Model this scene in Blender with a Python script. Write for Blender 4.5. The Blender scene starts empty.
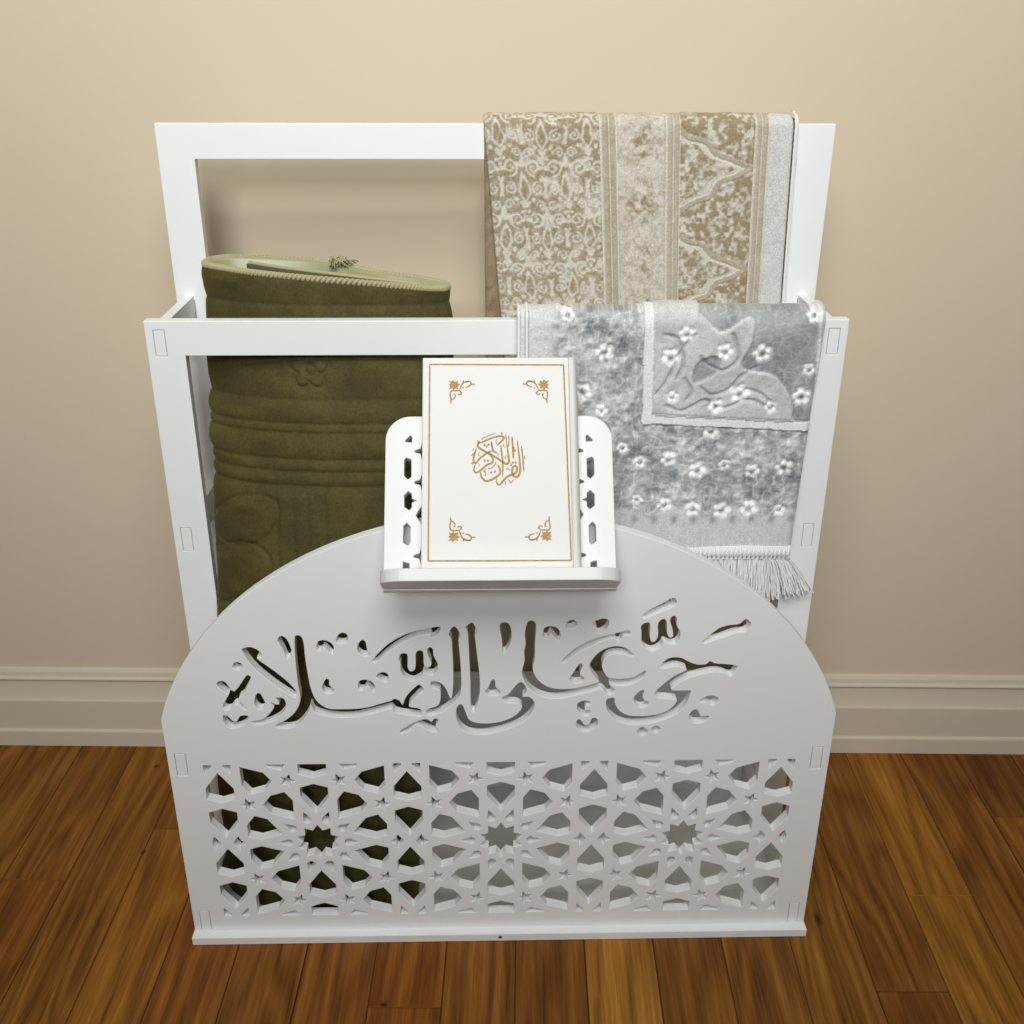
import bpy, bmesh, math, random
import numpy as np
from mathutils import Vector, Matrix
random.seed(7); rng = np.random.default_rng(7)
C = bpy.context.scene.collection
S = bpy.context.scene

# ------------------------------------------------------------------ camera
PITCH, ROLL, YAW = math.radians(24.856), math.radians(0.199), math.radians(0.527)
cam_d = bpy.data.cameras.new('camera'); cam_d.sensor_width = 36.0
cam_d.lens = 1076.8 * 36.0 / 1024.0
cam_d.clip_start = 0.02
cam = bpy.data.objects.new('camera', cam_d); C.objects.link(cam)
_F = Vector((-math.sin(YAW)*math.cos(PITCH), math.cos(YAW)*math.cos(PITCH), -math.sin(PITCH)))
_r = Vector((math.cos(YAW), math.sin(YAW), 0)); _u = _r.cross(_F)
_r2 = _r*math.cos(ROLL) + _u*math.sin(ROLL); _u2 = -_r*math.sin(ROLL) + _u*math.cos(ROLL)
M = Matrix((_r2, _u2, -_F)).transposed().to_4x4(); M.translation = Vector((0.01719, -0.81774, 0.85443))
cam.matrix_world = M
S.camera = cam

# ------------------------------------------------------------------ light
S.view_settings.view_transform = 'Standard'; S.view_settings.look = 'None'
S.view_settings.gamma = 1.0; S.view_settings.use_curve_mapping = False
S.view_settings.exposure = 0.07
W = bpy.data.worlds.new('room_ambient'); S.world = W; W.use_nodes = True
W.node_tree.nodes['Background'].inputs[0].default_value = (1.0, 0.90, 0.78, 1)
W.node_tree.nodes['Background'].inputs[1].default_value = 0.012

def area(name, loc, target, sx, sy, power, col, spread=180):
    d = bpy.data.lights.new(name, 'AREA'); d.shape = 'RECTANGLE'; d.size = sx; d.size_y = sy
    d.energy = power; d.color = col; d.spread = math.radians(spread)
    o = bpy.data.objects.new(name, d); C.objects.link(o); o.location = loc
    o.rotation_euler = (Vector(target) - Vector(loc)).to_track_quat('-Z', 'Y').to_euler()
    return o
# daylight from a window high behind and above the viewer
area('window_daylight', (-0.1, -2.7, 1.98), (-0.05, 0.3, 1.20), 1.0, 0.65, 6.6, (0.95, 0.98, 1.0), 60)
# soft ceiling lamp just in front of the wall
area('ceiling_lamp', (0.0, -1.35, 2.30), (0.0, 0.30, 1.00), 1.3, 0.9, 13.0, (0.98, 0.985, 0.96), 105)

# ------------------------------------------------------------------ helpers
RY = math.radians(1.8316)                       # the rack stands very slightly askew to the wall
RROT = Matrix.Rotation(RY, 4, 'Z')

def setp(o, label=None, cat=None, group=None, kind=None):
    if label: o['label'] = label
    if cat: o['category'] = cat
    if group: o['group'] = group
    if kind: o['kind'] = kind
    return o

class Thing:
    """Empty at the base of a thing; parts are given in rack-local metres"""
    def __init__(s, name, base, label, cat):
        s.base = Vector(base)
        s.o = bpy.data.objects.new(name, None); C.objects.link(s.o)
        s.o.empty_display_size = 0.05
        s.o.matrix_world = RROT @ Matrix.Translation(s.base)
        setp(s.o, label, cat)
    def part(s, name, me, mat, parent=None, label=None, kind=None):
        o = bpy.data.objects.new(name, me); C.objects.link(o)
        if mat is not None:
            me.materials.clear()
            for m in (mat if isinstance(mat, (list, tuple)) else [mat]): me.materials.append(m)
        if parent is None:
            me.transform(Matrix.Translation(-s.base)); o.parent = s.o
        else:
            me.transform(Matrix.Translation(-s.base)); o.parent = parent
        setp(o, label, kind=kind)
        return o

def smooth(me, on=True):
    me.polygons.foreach_set('use_smooth', [on]*len(me.polygons)); me.update(); return me

def bm_mesh(name, bm, sm=False):
    me = bpy.data.meshes.new(name); bm.normal_update(); bm.to_mesh(me); bm.free()
    if sm: smooth(me)
    return me

def add_box(bm, x0, x1, y0, y1, z0, z1, bev=0.0006):
    vs = [bm.verts.new((x, y, z)) for x in (x0, x1) for y in (y0, y1) for z in (z0, z1)]
    idx = [(0,1,3,2),(4,6,7,5),(0,4,5,1),(2,3,7,6),(0,2,6,4),(1,5,7,3)]
    fs = [bm.faces.new([vs[i] for i in f]) for f in idx]
    if bev:
        es = {e for f in fs for e in f.edges}
        bmesh.ops.bevel(bm, geom=list(es), offset=bev, segments=2, affect='EDGES', profile=0.5)

def box_mesh(name, *a, **k):
    bm = bmesh.new(); add_box(bm, *a, **k); return bm_mesh(name, bm)

def catmull(pts, n=4, closed=True):
    P = [np.array(p, float) for p in pts]; N = len(P); out = []
    rngi = range(N) if closed else range(N-1)
    for i in rngi:
        if closed: p0, p1, p2, p3 = P[i-1], P[i], P[(i+1) % N], P[(i+2) % N]
        else: p0, p1, p2, p3 = P[max(i-1,0)], P[i], P[i+1], P[min(i+2, N-1)]
        for k in range(n):
            t = k/n
            out.append(tuple(0.5*((2*p1)+(-p0+p2)*t+(2*p0-5*p1+4*p2-p3)*t*t+(-p0+3*p1-3*p2+p3)*t**3)))
    if not closed: out.append(tuple(P[-1]))
    return out

def parse(s): return [tuple(float(v) for v in q.split(',')) for q in s.split()]

def plate(name, loops, t, bev=0.0005, y=0.0):
    """a flat board in the x-z plane, front face at y, thickness t going back; loops[0] outline, others cut-outs"""
    cu = bpy.data.curves.new(name + '_c', 'CURVE'); cu.dimensions = '2D'; cu.fill_mode = 'BOTH'
    cu.extrude = t/2 - bev; cu.bevel_depth = bev; cu.bevel_resolution = 1; cu.offset = -bev
    for lp in loops:
        sp = cu.splines.new('POLY'); sp.points.add(len(lp)-1)
        for i, p in enumerate(lp): sp.points[i].co = (p[0], p[1], 0, 1)
        sp.use_cyclic_u = True
    o = bpy.data.objects.new(name + '_t', cu); C.objects.link(o)
    dg = bpy.context.evaluated_depsgraph_get(); dg.update()
    me = bpy.data.meshes.new_from_object(o.evaluated_get(dg)); me.name = name
    bpy.data.objects.remove(o); bpy.data.curves.remove(cu)
    # curve xy -> xz ; curve z -> -y
    me.transform(Matrix(((1,0,0,0),(0,0,-1,y+t/2),(0,1,0,0),(0,0,0,1))))
    me.polygons.foreach_set('use_smooth', [False]*len(me.polygons))
    return me

def rect(x0, x1, z0, z1): return [(x0,z0),(x1,z0),(x1,z1),(x0,z1)]

def round_rect(x0, x1, z0, z1, r, n=10, corners=(1,1,1,1)):
    out = []
    for (cx, cz, a0, on) in ((x1-r, z0+r, -90, corners[0]), (x1-r, z1-r, 0, corners[1]), (x0+r, z1-r, 90, corners[2]), (x0+r, z0+r, 180, corners[3])):
        if on:
            for k in range(n+1):
                a = math.radians(a0 + 90*k/n); out.append((cx+r*math.cos(a), cz+r*math.sin(a)))
        else:
            out.append((cx + (r if a0 in (-90,0) else -r), cz + (r if a0 in (0,90) else -r)))
    return out

def clip_poly(poly, x0, x1, z0, z1):
    def cl(P, f, inter):
        o = []
        for i in range(len(P)):
            a, b = P[i-1], P[i]
            if f(b):
                if not f(a): o.append(inter(a,b))
                o.append(b)
            elif f(a): o.append(inter(a,b))
        return o
    def ix(X): return lambda a,b: (X, a[1]+(b[1]-a[1])*(X-a[0])/(b[0]-a[0]))
    def iz(Z): return lambda a,b: (a[0]+(b[0]-a[0])*(Z-a[1])/(b[1]-a[1]), Z)
    for f, g in ((lambda p: p[0] >= x0, ix(x0)), (lambda p: p[0] <= x1, ix(x1)), (lambda p: p[1] >= z0, iz(z0)), (lambda p: p[1] <= z1, iz(z1))):
        if not poly: return []
        poly = cl(poly, f, g)
    return poly

def area2(P): return 0.5*sum(P[i-1][0]*P[i][1]-P[i][0]*P[i-1][1] for i in range(len(P)))

def tube(bm, pts, rad, n=6, cap=True, flat=1.0):
    """tube along pts; rad scalar or list"""
    P = [Vector(p) for p in pts]; rings = []
    for i, p in enumerate(P):
        d = (P[min(i+1,len(P)-1)] - P[max(i-1,0)]).normalized()
        a = Vector((0,1,0)) if abs(d.y) < 0.9 else Vector((1,0,0))
        s = d.cross(a).normalized(); u = s.cross(d).normalized()
        r = rad[i] if isinstance(rad, (list, tuple)) else rad
        rings.append([bm.verts.new(p + s*math.cos(2*math.pi*k/n)*r + u*math.sin(2*math.pi*k/n)*r*flat) for k in range(n)])
    for a, b in zip(rings, rings[1:]):
        for k in range(n): bm.faces.new((a[k], a[(k+1)%n], b[(k+1)%n], b[k]))
    if cap:
        bm.faces.new(rings[0][::-1]); bm.faces.new(rings[-1])

def grid_mesh(name, P, col=None, thick=None, close_u=False):
    """P: (nv, nu, 3) array. optional colour (nv,nu,3) stored as attribute 'pile'"""
    nv, nu, _ = P.shape
    V = P.reshape(-1,3)
    j, i = np.meshgrid(np.arange(nv-1), np.arange(nu if close_u else nu-1), indexing='ij')
    i2 = (i+1) % nu
    F = np.stack([j*nu+i, j*nu+i2, (j+1)*nu+i2, (j+1)*nu+i], -1).reshape(-1,4)
    cols = col.reshape(-1,3) if col is not None else None
    if thick is not None:
        # back sheet offset along the averaged normal
        du = np.gradient(P, axis=1); dv = np.gradient(P, axis=0)
        n = np.cross(du, dv); n /= (np.linalg.norm(n, axis=2, keepdims=True)+1e-12)
        # smooth normals so relief does not fold the backing
        B = (P - n*thick).reshape(-1,3)
        off = len(V); V = np.vstack([V, B]); F = np.vstack([F, F[:, ::-1]+off])
        def strip(a, rev):
            q = np.stack([a[:-1], a[1:], a[1:]+off, a[:-1]+off], -1)
            return q[:, ::-1] if not rev else q
        idx = np.arange(nv*nu).reshape(nv,nu)
        F = np.vstack([F, strip(idx[0], False), strip(idx[-1], True), strip(idx[:,0], True), strip(idx[:,-1], False)])
        if cols is not None: cols = np.vstack([cols, np.broadcast_to(cols.mean(0), cols.shape)])
    me = bpy.data.meshes.new(name)
    me.vertices.add(len(V)); me.vertices.foreach_set('co', V.astype(np.float32).ravel())
    me.loops.add(len(F)*4); me.loops.foreach_set('vertex_index', F.astype(np.int32).ravel())
    me.polygons.add(len(F)); me.polygons.foreach_set('loop_start', np.arange(0, len(F)*4, 4, dtype=np.int32))
    me.polygons.foreach_set('loop_total', np.full(len(F), 4, dtype=np.int32))
    me.update(calc_edges=True)
    me.polygons.foreach_set('use_smooth', np.ones(len(F), dtype=bool))
    if cols is not None:
        ca = me.color_attributes.new('pile', 'FLOAT_COLOR', 'POINT')
        ca.data.foreach_set('color', np.hstack([cols, np.ones((len(cols),1))]).astype(np.float32).ravel())
    me.validate()
    return me

# ------------------------------------------------------------------ materials
def mat(name, col=(0.8,0.8,0.8), rough=0.5, **kw):
    m = bpy.data.materials.new(name); m.use_nodes = True
    b = m.node_tree.nodes['Principled BSDF']
    b.inputs['Base Color'].default_value = (*col, 1); b.inputs['Roughness'].default_value = rough
    for k, v in kw.items(): b.inputs[k.replace('_', ' ')].default_value = v
    return m
def N(m, t, **kw):
    n = m.node_tree.nodes.new(t)
    for k, v in kw.items():
        if k in n.inputs: n.inputs[k].default_value = v
        else: setattr(n, k, v)
    return n
def L(m, a, b): m.node_tree.links.new(a, b)
def bump(m, height, strength=0.2, dist=0.001):
    b = N(m, 'ShaderNodeBump'); b.inputs['Strength'].default_value = strength; b.inputs['Distance'].default_value = dist
    L(m, height, b.inputs['Height']); L(m, b.outputs[0], m.node_tree.nodes['Principled BSDF'].inputs['Normal'])
def noise(m, scale, detail=4, rough=0.6, vec=None, dist=0.0):
    n = N(m, 'ShaderNodeTexNoise'); n.inputs['Scale'].default_value = scale; n.inputs['Detail'].default_value = detail
    n.inputs['Roughness'].default_value = rough; n.inputs['Distortion'].default_value = dist
    if vec is None:
        tc = N(m, 'ShaderNodeTexCoord'); vec = tc.outputs['Object']
    L(m, vec, n.inputs['Vector']); return n
def ramp(m, fac, stops):
    r = N(m, 'ShaderNodeValToRGB'); e = r.color_ramp.elements
    while len(e) < len(stops): e.new(0.5)
    for i, (p, c) in enumerate(stops): e[i].position = p; e[i].color = (*c, 1)
    L(m, fac, r.inputs[0]); return r

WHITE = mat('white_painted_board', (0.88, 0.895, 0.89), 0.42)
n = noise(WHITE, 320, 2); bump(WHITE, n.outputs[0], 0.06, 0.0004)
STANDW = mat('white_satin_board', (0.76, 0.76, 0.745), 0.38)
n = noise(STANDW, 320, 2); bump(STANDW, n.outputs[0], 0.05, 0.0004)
SCREW = mat('dark_screw_metal', (0.12,0.11,0.10), 0.4, Metallic=0.8)

WALL = mat('beige_wall_paint', (0.665, 0.56, 0.405), 0.62)
n = noise(WALL, 260, 3); bump(WALL, n.outputs[0], 0.10, 0.0006)
BASE = mat('cream_gloss_baseboard', (0.64, 0.57, 0.44), 0.32)
n = noise(BASE, 60, 3); bump(BASE, n.outputs[0], 0.05, 0.0006)

def cloth_mat(name, rough=0.85, sheen=0.5, tint=(1,1,1), grain=900, bs=0.35, bd=0.0012, spec=0.25):
    m = mat(name, (1,1,1), rough)
    b = m.node_tree.nodes['Principled BSDF']
    b.inputs['Sheen Weight'].default_value = sheen; b.inputs['Sheen Roughness'].default_value = 0.4
    b.inputs['Sheen Tint'].default_value = (*tint, 1); b.inputs['Specular IOR Level'].default_value = spec
    a = N(m, 'ShaderNodeVertexColor'); a.layer_name = 'pile'
    n = noise(m, grain, 3, 0.7)
    mr = N(m, 'ShaderNodeMapRange'); mr.inputs['From Min'].default_value = 0.3; mr.inputs['From Max'].default_value = 0.7
    mr.inputs['To Min'].default_value = 0.72; mr.inputs['To Max'].default_value = 1.22
    L(m, n.outputs[0], mr.inputs[0])
    mx = N(m, 'ShaderNodeMix', data_type='RGBA', blend_type='MULTIPLY'); mx.inputs[0].default_value = 1.0
    L(m, a.outputs[0], mx.inputs[6]); L(m, mr.outputs[0], mx.inputs[7]); L(m, mx.outputs[2], b.inputs['Base Color'])
    bump(m, n.outputs[0], bs, bd)
    return m
GOLDRUG = cloth_mat('gold_damask_chenille', 0.75, 0.35, (1,0.95,0.85), 700, 0.45, 0.0012, 0.35)
SILVRUG = cloth_mat('silver_velvet_pile', 0.62, 0.55, (0.95,0.97,1.0), 800, 0.25, 0.0009, 0.45)
GREENRUG = cloth_mat('olive_quilted_velvet', 0.75, 0.16, (0.80,0.78,0.45), 420, 0.15, 0.0008, 0.25)
CORD_G = mat('pale_olive_braid', (0.40, 0.37, 0.19), 0.5, Sheen_Weight=0.4)
SATIN_G = mat('olive_satin_edge', (0.36, 0.35, 0.20), 0.35)
CORD_W = mat('white_cotton_cord', (0.88, 0.88, 0.87), 0.6, Sheen_Weight=0.3)
BOOKW = mat('white_textured_cover', (0.78, 0.78, 0.75), 0.5)
n = noise(BOOKW, 700, 3, 0.7); bump(BOOKW, n.outputs[0], 0.35, 0.0005)
PAGES = mat('cream_page_block', (0.78, 0.72, 0.60), 0.8)
w = N(PAGES, 'ShaderNodeTexWave', wave_type='BANDS'); w.inputs['Scale'].default_value = 900
tc = N(PAGES, 'ShaderNodeTexCoord'); L(PAGES, tc.outputs['Object'], w.inputs[0]); bump(PAGES, w.outputs[1], 0.3, 0.0004)
GOLD = mat('gold_foil', (0.40, 0.23, 0.06), 0.55, Metallic=0.1)
n = noise(GOLD, 500, 2); r = ramp(GOLD, n.outputs[0], [(0.35,(0.30,0.17,0.055)),(0.65,(0.50,0.26,0.05))]); L(GOLD, r.outputs[0], GOLD.node_tree.nodes['Principled BSDF'].inputs['Base Color'])

# ------------------------------------------------------------------ floor
WOOD = mat('oak_floor_boards', (0.3,0.16,0.06), 0.34)
def build_wood(m):
    b = m.node_tree.nodes['Principled BSDF']; b.inputs['Specular IOR Level'].default_value = 0.20
    uv = N(m, 'ShaderNodeUVMap'); uv.uv_map = 'grain'
    at = N(m, 'ShaderNodeVertexColor'); at.layer_name = 'plank'
    sep = N(m, 'ShaderNodeSeparateColor'); L(m, at.outputs[0], sep.inputs[0])
    mp = N(m, 'ShaderNodeMapping'); mp.inputs['Scale'].default_value = (0.9, 7.0, 1.0); L(m, uv.outputs[0], mp.inputs[0])
    # long cathedral figure
    n1 = noise(m, 1.6, 2, 0.5, mp.outputs[0], 0.4)
    rings = N(m, 'ShaderNodeMath', operation='MULTIPLY'); rings.inputs[1].default_value = 60.0; L(m, n1.outputs[0], rings.inputs[0])
    sn = N(m, 'ShaderNodeMath', operation='SINE'); L(m, rings.outputs[0], sn.inputs[0])
    mp2 = N(m, 'ShaderNodeMapping'); mp2.inputs['Scale'].default_value = (3.5, 95.0, 1.0); L(m, uv.outputs[0], mp2.inputs[0])
    n2 = noise(m, 1.6, 6, 0.75, mp2.outputs[0], 0.3)
    mp3 = N(m, 'ShaderNodeMapping'); mp3.inputs['Scale'].default_value = (18.0, 520.0, 1.0); L(m, uv.outputs[0], mp3.inputs[0])
    n3 = noise(m, 1.0, 3, 0.6, mp3.outputs[0])
    a1 = N(m, 'ShaderNodeMath', operation='MULTIPLY_ADD'); a1.inputs[1].default_value = 0.10; L(m, sn.outputs[0], a1.inputs[0]); L(m, n2.outputs[0], a1.inputs[2])
    a2 = N(m, 'ShaderNodeMath', operation='MULTIPLY_ADD'); a2.inputs[1].default_value = 0.35; L(m, n3.outputs[0], a2.inputs[0]); L(m, a1.outputs[0], a2.inputs[2])
    r = ramp(m, a2.outputs[0], [(0.40,(0.080,0.025,0.002)),(0.58,(0.180,0.062,0.006)),(0.78,(0.270,0.105,0.013)),(0.98,(0.370,0.165,0.035))])
    tc = N(m, 'ShaderNodeTexCoord'); fac = None
    for (kx, ky, sx, sy) in ((0.3290,0.0240,260,90),(0.6050,0.1600,230,90),(-0.4030,0.1130,330,260),(-0.4360,0.2640,330,260),(0.3350,0.1560,260,70),(-0.110,-0.088,260,300)):
        v1 = N(m, 'ShaderNodeVectorMath', operation='SUBTRACT'); v1.inputs[1].default_value = (kx,ky,0); L(m, tc.outputs['Object'], v1.inputs[0])
        v2 = N(m, 'ShaderNodeVectorMath', operation='MULTIPLY'); v2.inputs[1].default_value = (sx,sy,0); L(m, v1.outputs[0], v2.inputs[0])
        v3 = N(m, 'ShaderNodeVectorMath', operation='LENGTH'); L(m, v2.outputs[0], v3.inputs[0])
        mn = N(m, 'ShaderNodeMapRange'); mn.inputs['From Min'].default_value = 0.2; mn.inputs['From Max'].default_value = 1.3; mn.inputs['To Min'].default_value = 0.15; mn.inputs['To Max'].default_value = 1.0
        L(m, v3.outputs['Value'], mn.inputs[0])
        if fac is None: fac = mn.outputs[0]
        else:
            mm = N(m, 'ShaderNodeMath', operation='MULTIPLY'); L(m, fac, mm.inputs[0]); L(m, mn.outputs[0], mm.inputs[1]); fac = mm.outputs[0]
    kn = N(m, 'ShaderNodeMix', data_type='RGBA', blend_type='MULTIPLY'); kn.inputs[0].default_value = 1
    L(m, r.outputs[0], kn.inputs[6]); L(m, fac, kn.inputs[7])
    hs = N(m, 'ShaderNodeMix', data_type='RGBA', blend_type='MULTIPLY'); hs.inputs[0].default_value = 1
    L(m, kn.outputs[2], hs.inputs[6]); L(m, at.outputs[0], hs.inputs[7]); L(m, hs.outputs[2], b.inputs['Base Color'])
    mr = N(m, 'ShaderNodeMapRange'); mr.inputs['To Min'].default_value = 0.26; mr.inputs['To Max'].default_value = 0.42
    L(m, n2.outputs[0], mr.inputs[0]); L(m, mr.outputs[0], b.inputs['Roughness'])
    bump(m, a2.outputs[0], 0.12, 0.0006)
build_wood(WOOD)
GAP = mat('dark_board_gap', (0.03,0.014,0.005), 0.9)

def build_floor():
    PW = 0.0697; X0 = 0.0148; YF, YB = -1.3, 0.335
    forced = {-8:[0.0685], -6:[0.151], 6:[0.059], 5:[-0.0664], 8:[0.185], -2:[-0.091]}
    # plank tone per (column, segment index from the front)
    tones = {(1,0):(1.35,1.42,1.5)}
    verts=[]; faces=[]; uvs=[]; cols=[]; mi=[]
    def quad(v, u, c, m):
        k = len(verts); verts.extend(v); faces.append((k,k+1,k+2,k+3)); uvs.extend(u); cols.extend([c]*4); mi.append(m)
    for k in range(-21, 22):
        x0 = X0 + PW*k + 0.0003; x1 = X0 + PW*(k+1) - 0.0003
        cuts = [YF]
        if k in forced:
            f = forced[k][0]
            cuts += [f-0.62] if f-0.62 > YF+0.1 else []
            cuts += [f]
            if k in (5,): cuts += [0.62]
        else:
            y = YF + random.uniform(0.2, 0.75)
            cuts += [min(y, -0.32)] 
        cuts = sorted(set(c for c in cuts if c < YB)) + [YB]
        for s,(a,b) in enumerate(zip(cuts, cuts[1:])):
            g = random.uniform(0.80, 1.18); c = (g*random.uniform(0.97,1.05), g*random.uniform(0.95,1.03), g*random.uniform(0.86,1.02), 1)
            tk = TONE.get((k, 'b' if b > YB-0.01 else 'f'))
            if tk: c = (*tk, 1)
            ou, ov = random.uniform(0,40), random.uniform(0,40)
            ya, yb = a+0.0002, b-0.0002; e = 0.0006
            def U(x,y): return (y+ou, x-x0+ov)
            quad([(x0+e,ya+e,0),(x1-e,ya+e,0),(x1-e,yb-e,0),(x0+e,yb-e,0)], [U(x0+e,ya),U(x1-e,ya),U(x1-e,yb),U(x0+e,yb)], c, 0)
            z=-0.0009
            quad([(x0,ya,z),(x0+e,ya+e,0),(x0+e,yb-e,0),(x0,yb,z)][::-1], [U(x0,ya)]*4, c, 0)
            quad([(x1-e,ya+e,0),(x1,ya,z),(x1,yb,z),(x1-e,yb-e,0)][::1], [U(x1,ya)]*4, c, 0)
            quad([(x0,ya,z),(x1,ya,z),(x1-e,ya+e,0),(x0+e,ya+e,0)], [U(x0,ya)]*4, c, 0)
            quad([(x0+e,yb-e,0),(x1-e,yb-e,0),(x1,yb,z),(x0,yb,z)], [U(x0,yb)]*4, c, 0)
    quad([(-1.5,YF,-0.001),(1.5,YF,-0.001),(1.5,YB,-0.001),(-1.5,YB,-0.001)], [(0,0)]*4, (1,1,1,1), 1)
    me = bpy.data.meshes.new('floor'); me.from_pydata(verts, [], faces); me.update()
    ul = me.uv_layers.new(name='grain'); ul.data.foreach_set('uv', [v for f in faces for i in f for v in uvs[i]])
    ca = me.color_attributes.new('plank','FLOAT_COLOR','POINT'); ca.data.foreach_set('color', [v for c in cols for v in c])
    me.polygons.foreach_set('material_index', mi)
    me.materials.append(WOOD); me.materials.append(GAP)
    o = bpy.data.objects.new('floor', me); C.objects.link(o); o['kind'] = 'structure'
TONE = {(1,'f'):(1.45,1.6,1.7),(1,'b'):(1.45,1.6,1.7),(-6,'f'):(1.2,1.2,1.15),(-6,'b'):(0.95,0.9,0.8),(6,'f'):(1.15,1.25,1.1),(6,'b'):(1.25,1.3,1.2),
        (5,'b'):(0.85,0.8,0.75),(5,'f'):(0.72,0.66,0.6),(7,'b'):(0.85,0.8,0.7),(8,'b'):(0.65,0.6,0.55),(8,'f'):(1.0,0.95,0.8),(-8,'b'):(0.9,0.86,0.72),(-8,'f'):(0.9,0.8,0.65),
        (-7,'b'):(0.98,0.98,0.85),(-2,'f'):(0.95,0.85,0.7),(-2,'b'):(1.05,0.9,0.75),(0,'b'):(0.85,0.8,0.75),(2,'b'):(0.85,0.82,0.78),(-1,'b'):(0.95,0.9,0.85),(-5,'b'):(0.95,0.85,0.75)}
build_floor()

# ------------------------------------------------------------------ wall and baseboard
me = box_mesh('wall_back', -1.7, 1.7, 0.320, 0.40, -0.05, 2.6, bev=0)
o = bpy.data.objects.new('wall_back', me); me.materials.append(WALL); C.objects.link(o); o['kind']='structure'
prof = [(0.3200,0.0),(0.3035,0.0),(0.3035,0.0215),(0.3045,0.0232),(0.3065,0.0240),(0.3065,0.0660),(0.3070,0.0672),(0.3095,0.0676)]
for k in range(9):
    t = k/8; prof.append((0.3098+0.0034*math.sin(t*math.pi/2), 0.0690+0.0240*t))
prof += [(0.3133,0.0938),(0.3112,0.0944),(0.3106,0.0956),(0.3112,0.0972),(0.3128,0.0980),(0.3140,0.0984),(0.3143,0.1000),(0.3150,0.1040),(0.3168,0.1072),(0.3188,0.1082),(0.3200,0.1084)]
bm = bmesh.new()
rows = [[bm.verts.new((x, y, z)) for (y, z) in prof] for x in (-1.7, 1.7)]
for i in range(len(prof)-1): bm.faces.new((rows[0][i], rows[1][i], rows[1][i+1], rows[0][i+1]))
bm.faces.new(rows[0][::-1]); bm.faces.new(rows[1])
bmesh.ops.recalc_face_normals(bm, faces=bm.faces[:])
me = bm_mesh('baseboard_back', bm); me.materials.append(BASE)
o = bpy.data.objects.new('baseboard_back', me); C.objects.link(o); o['kind']='structure'

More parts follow.
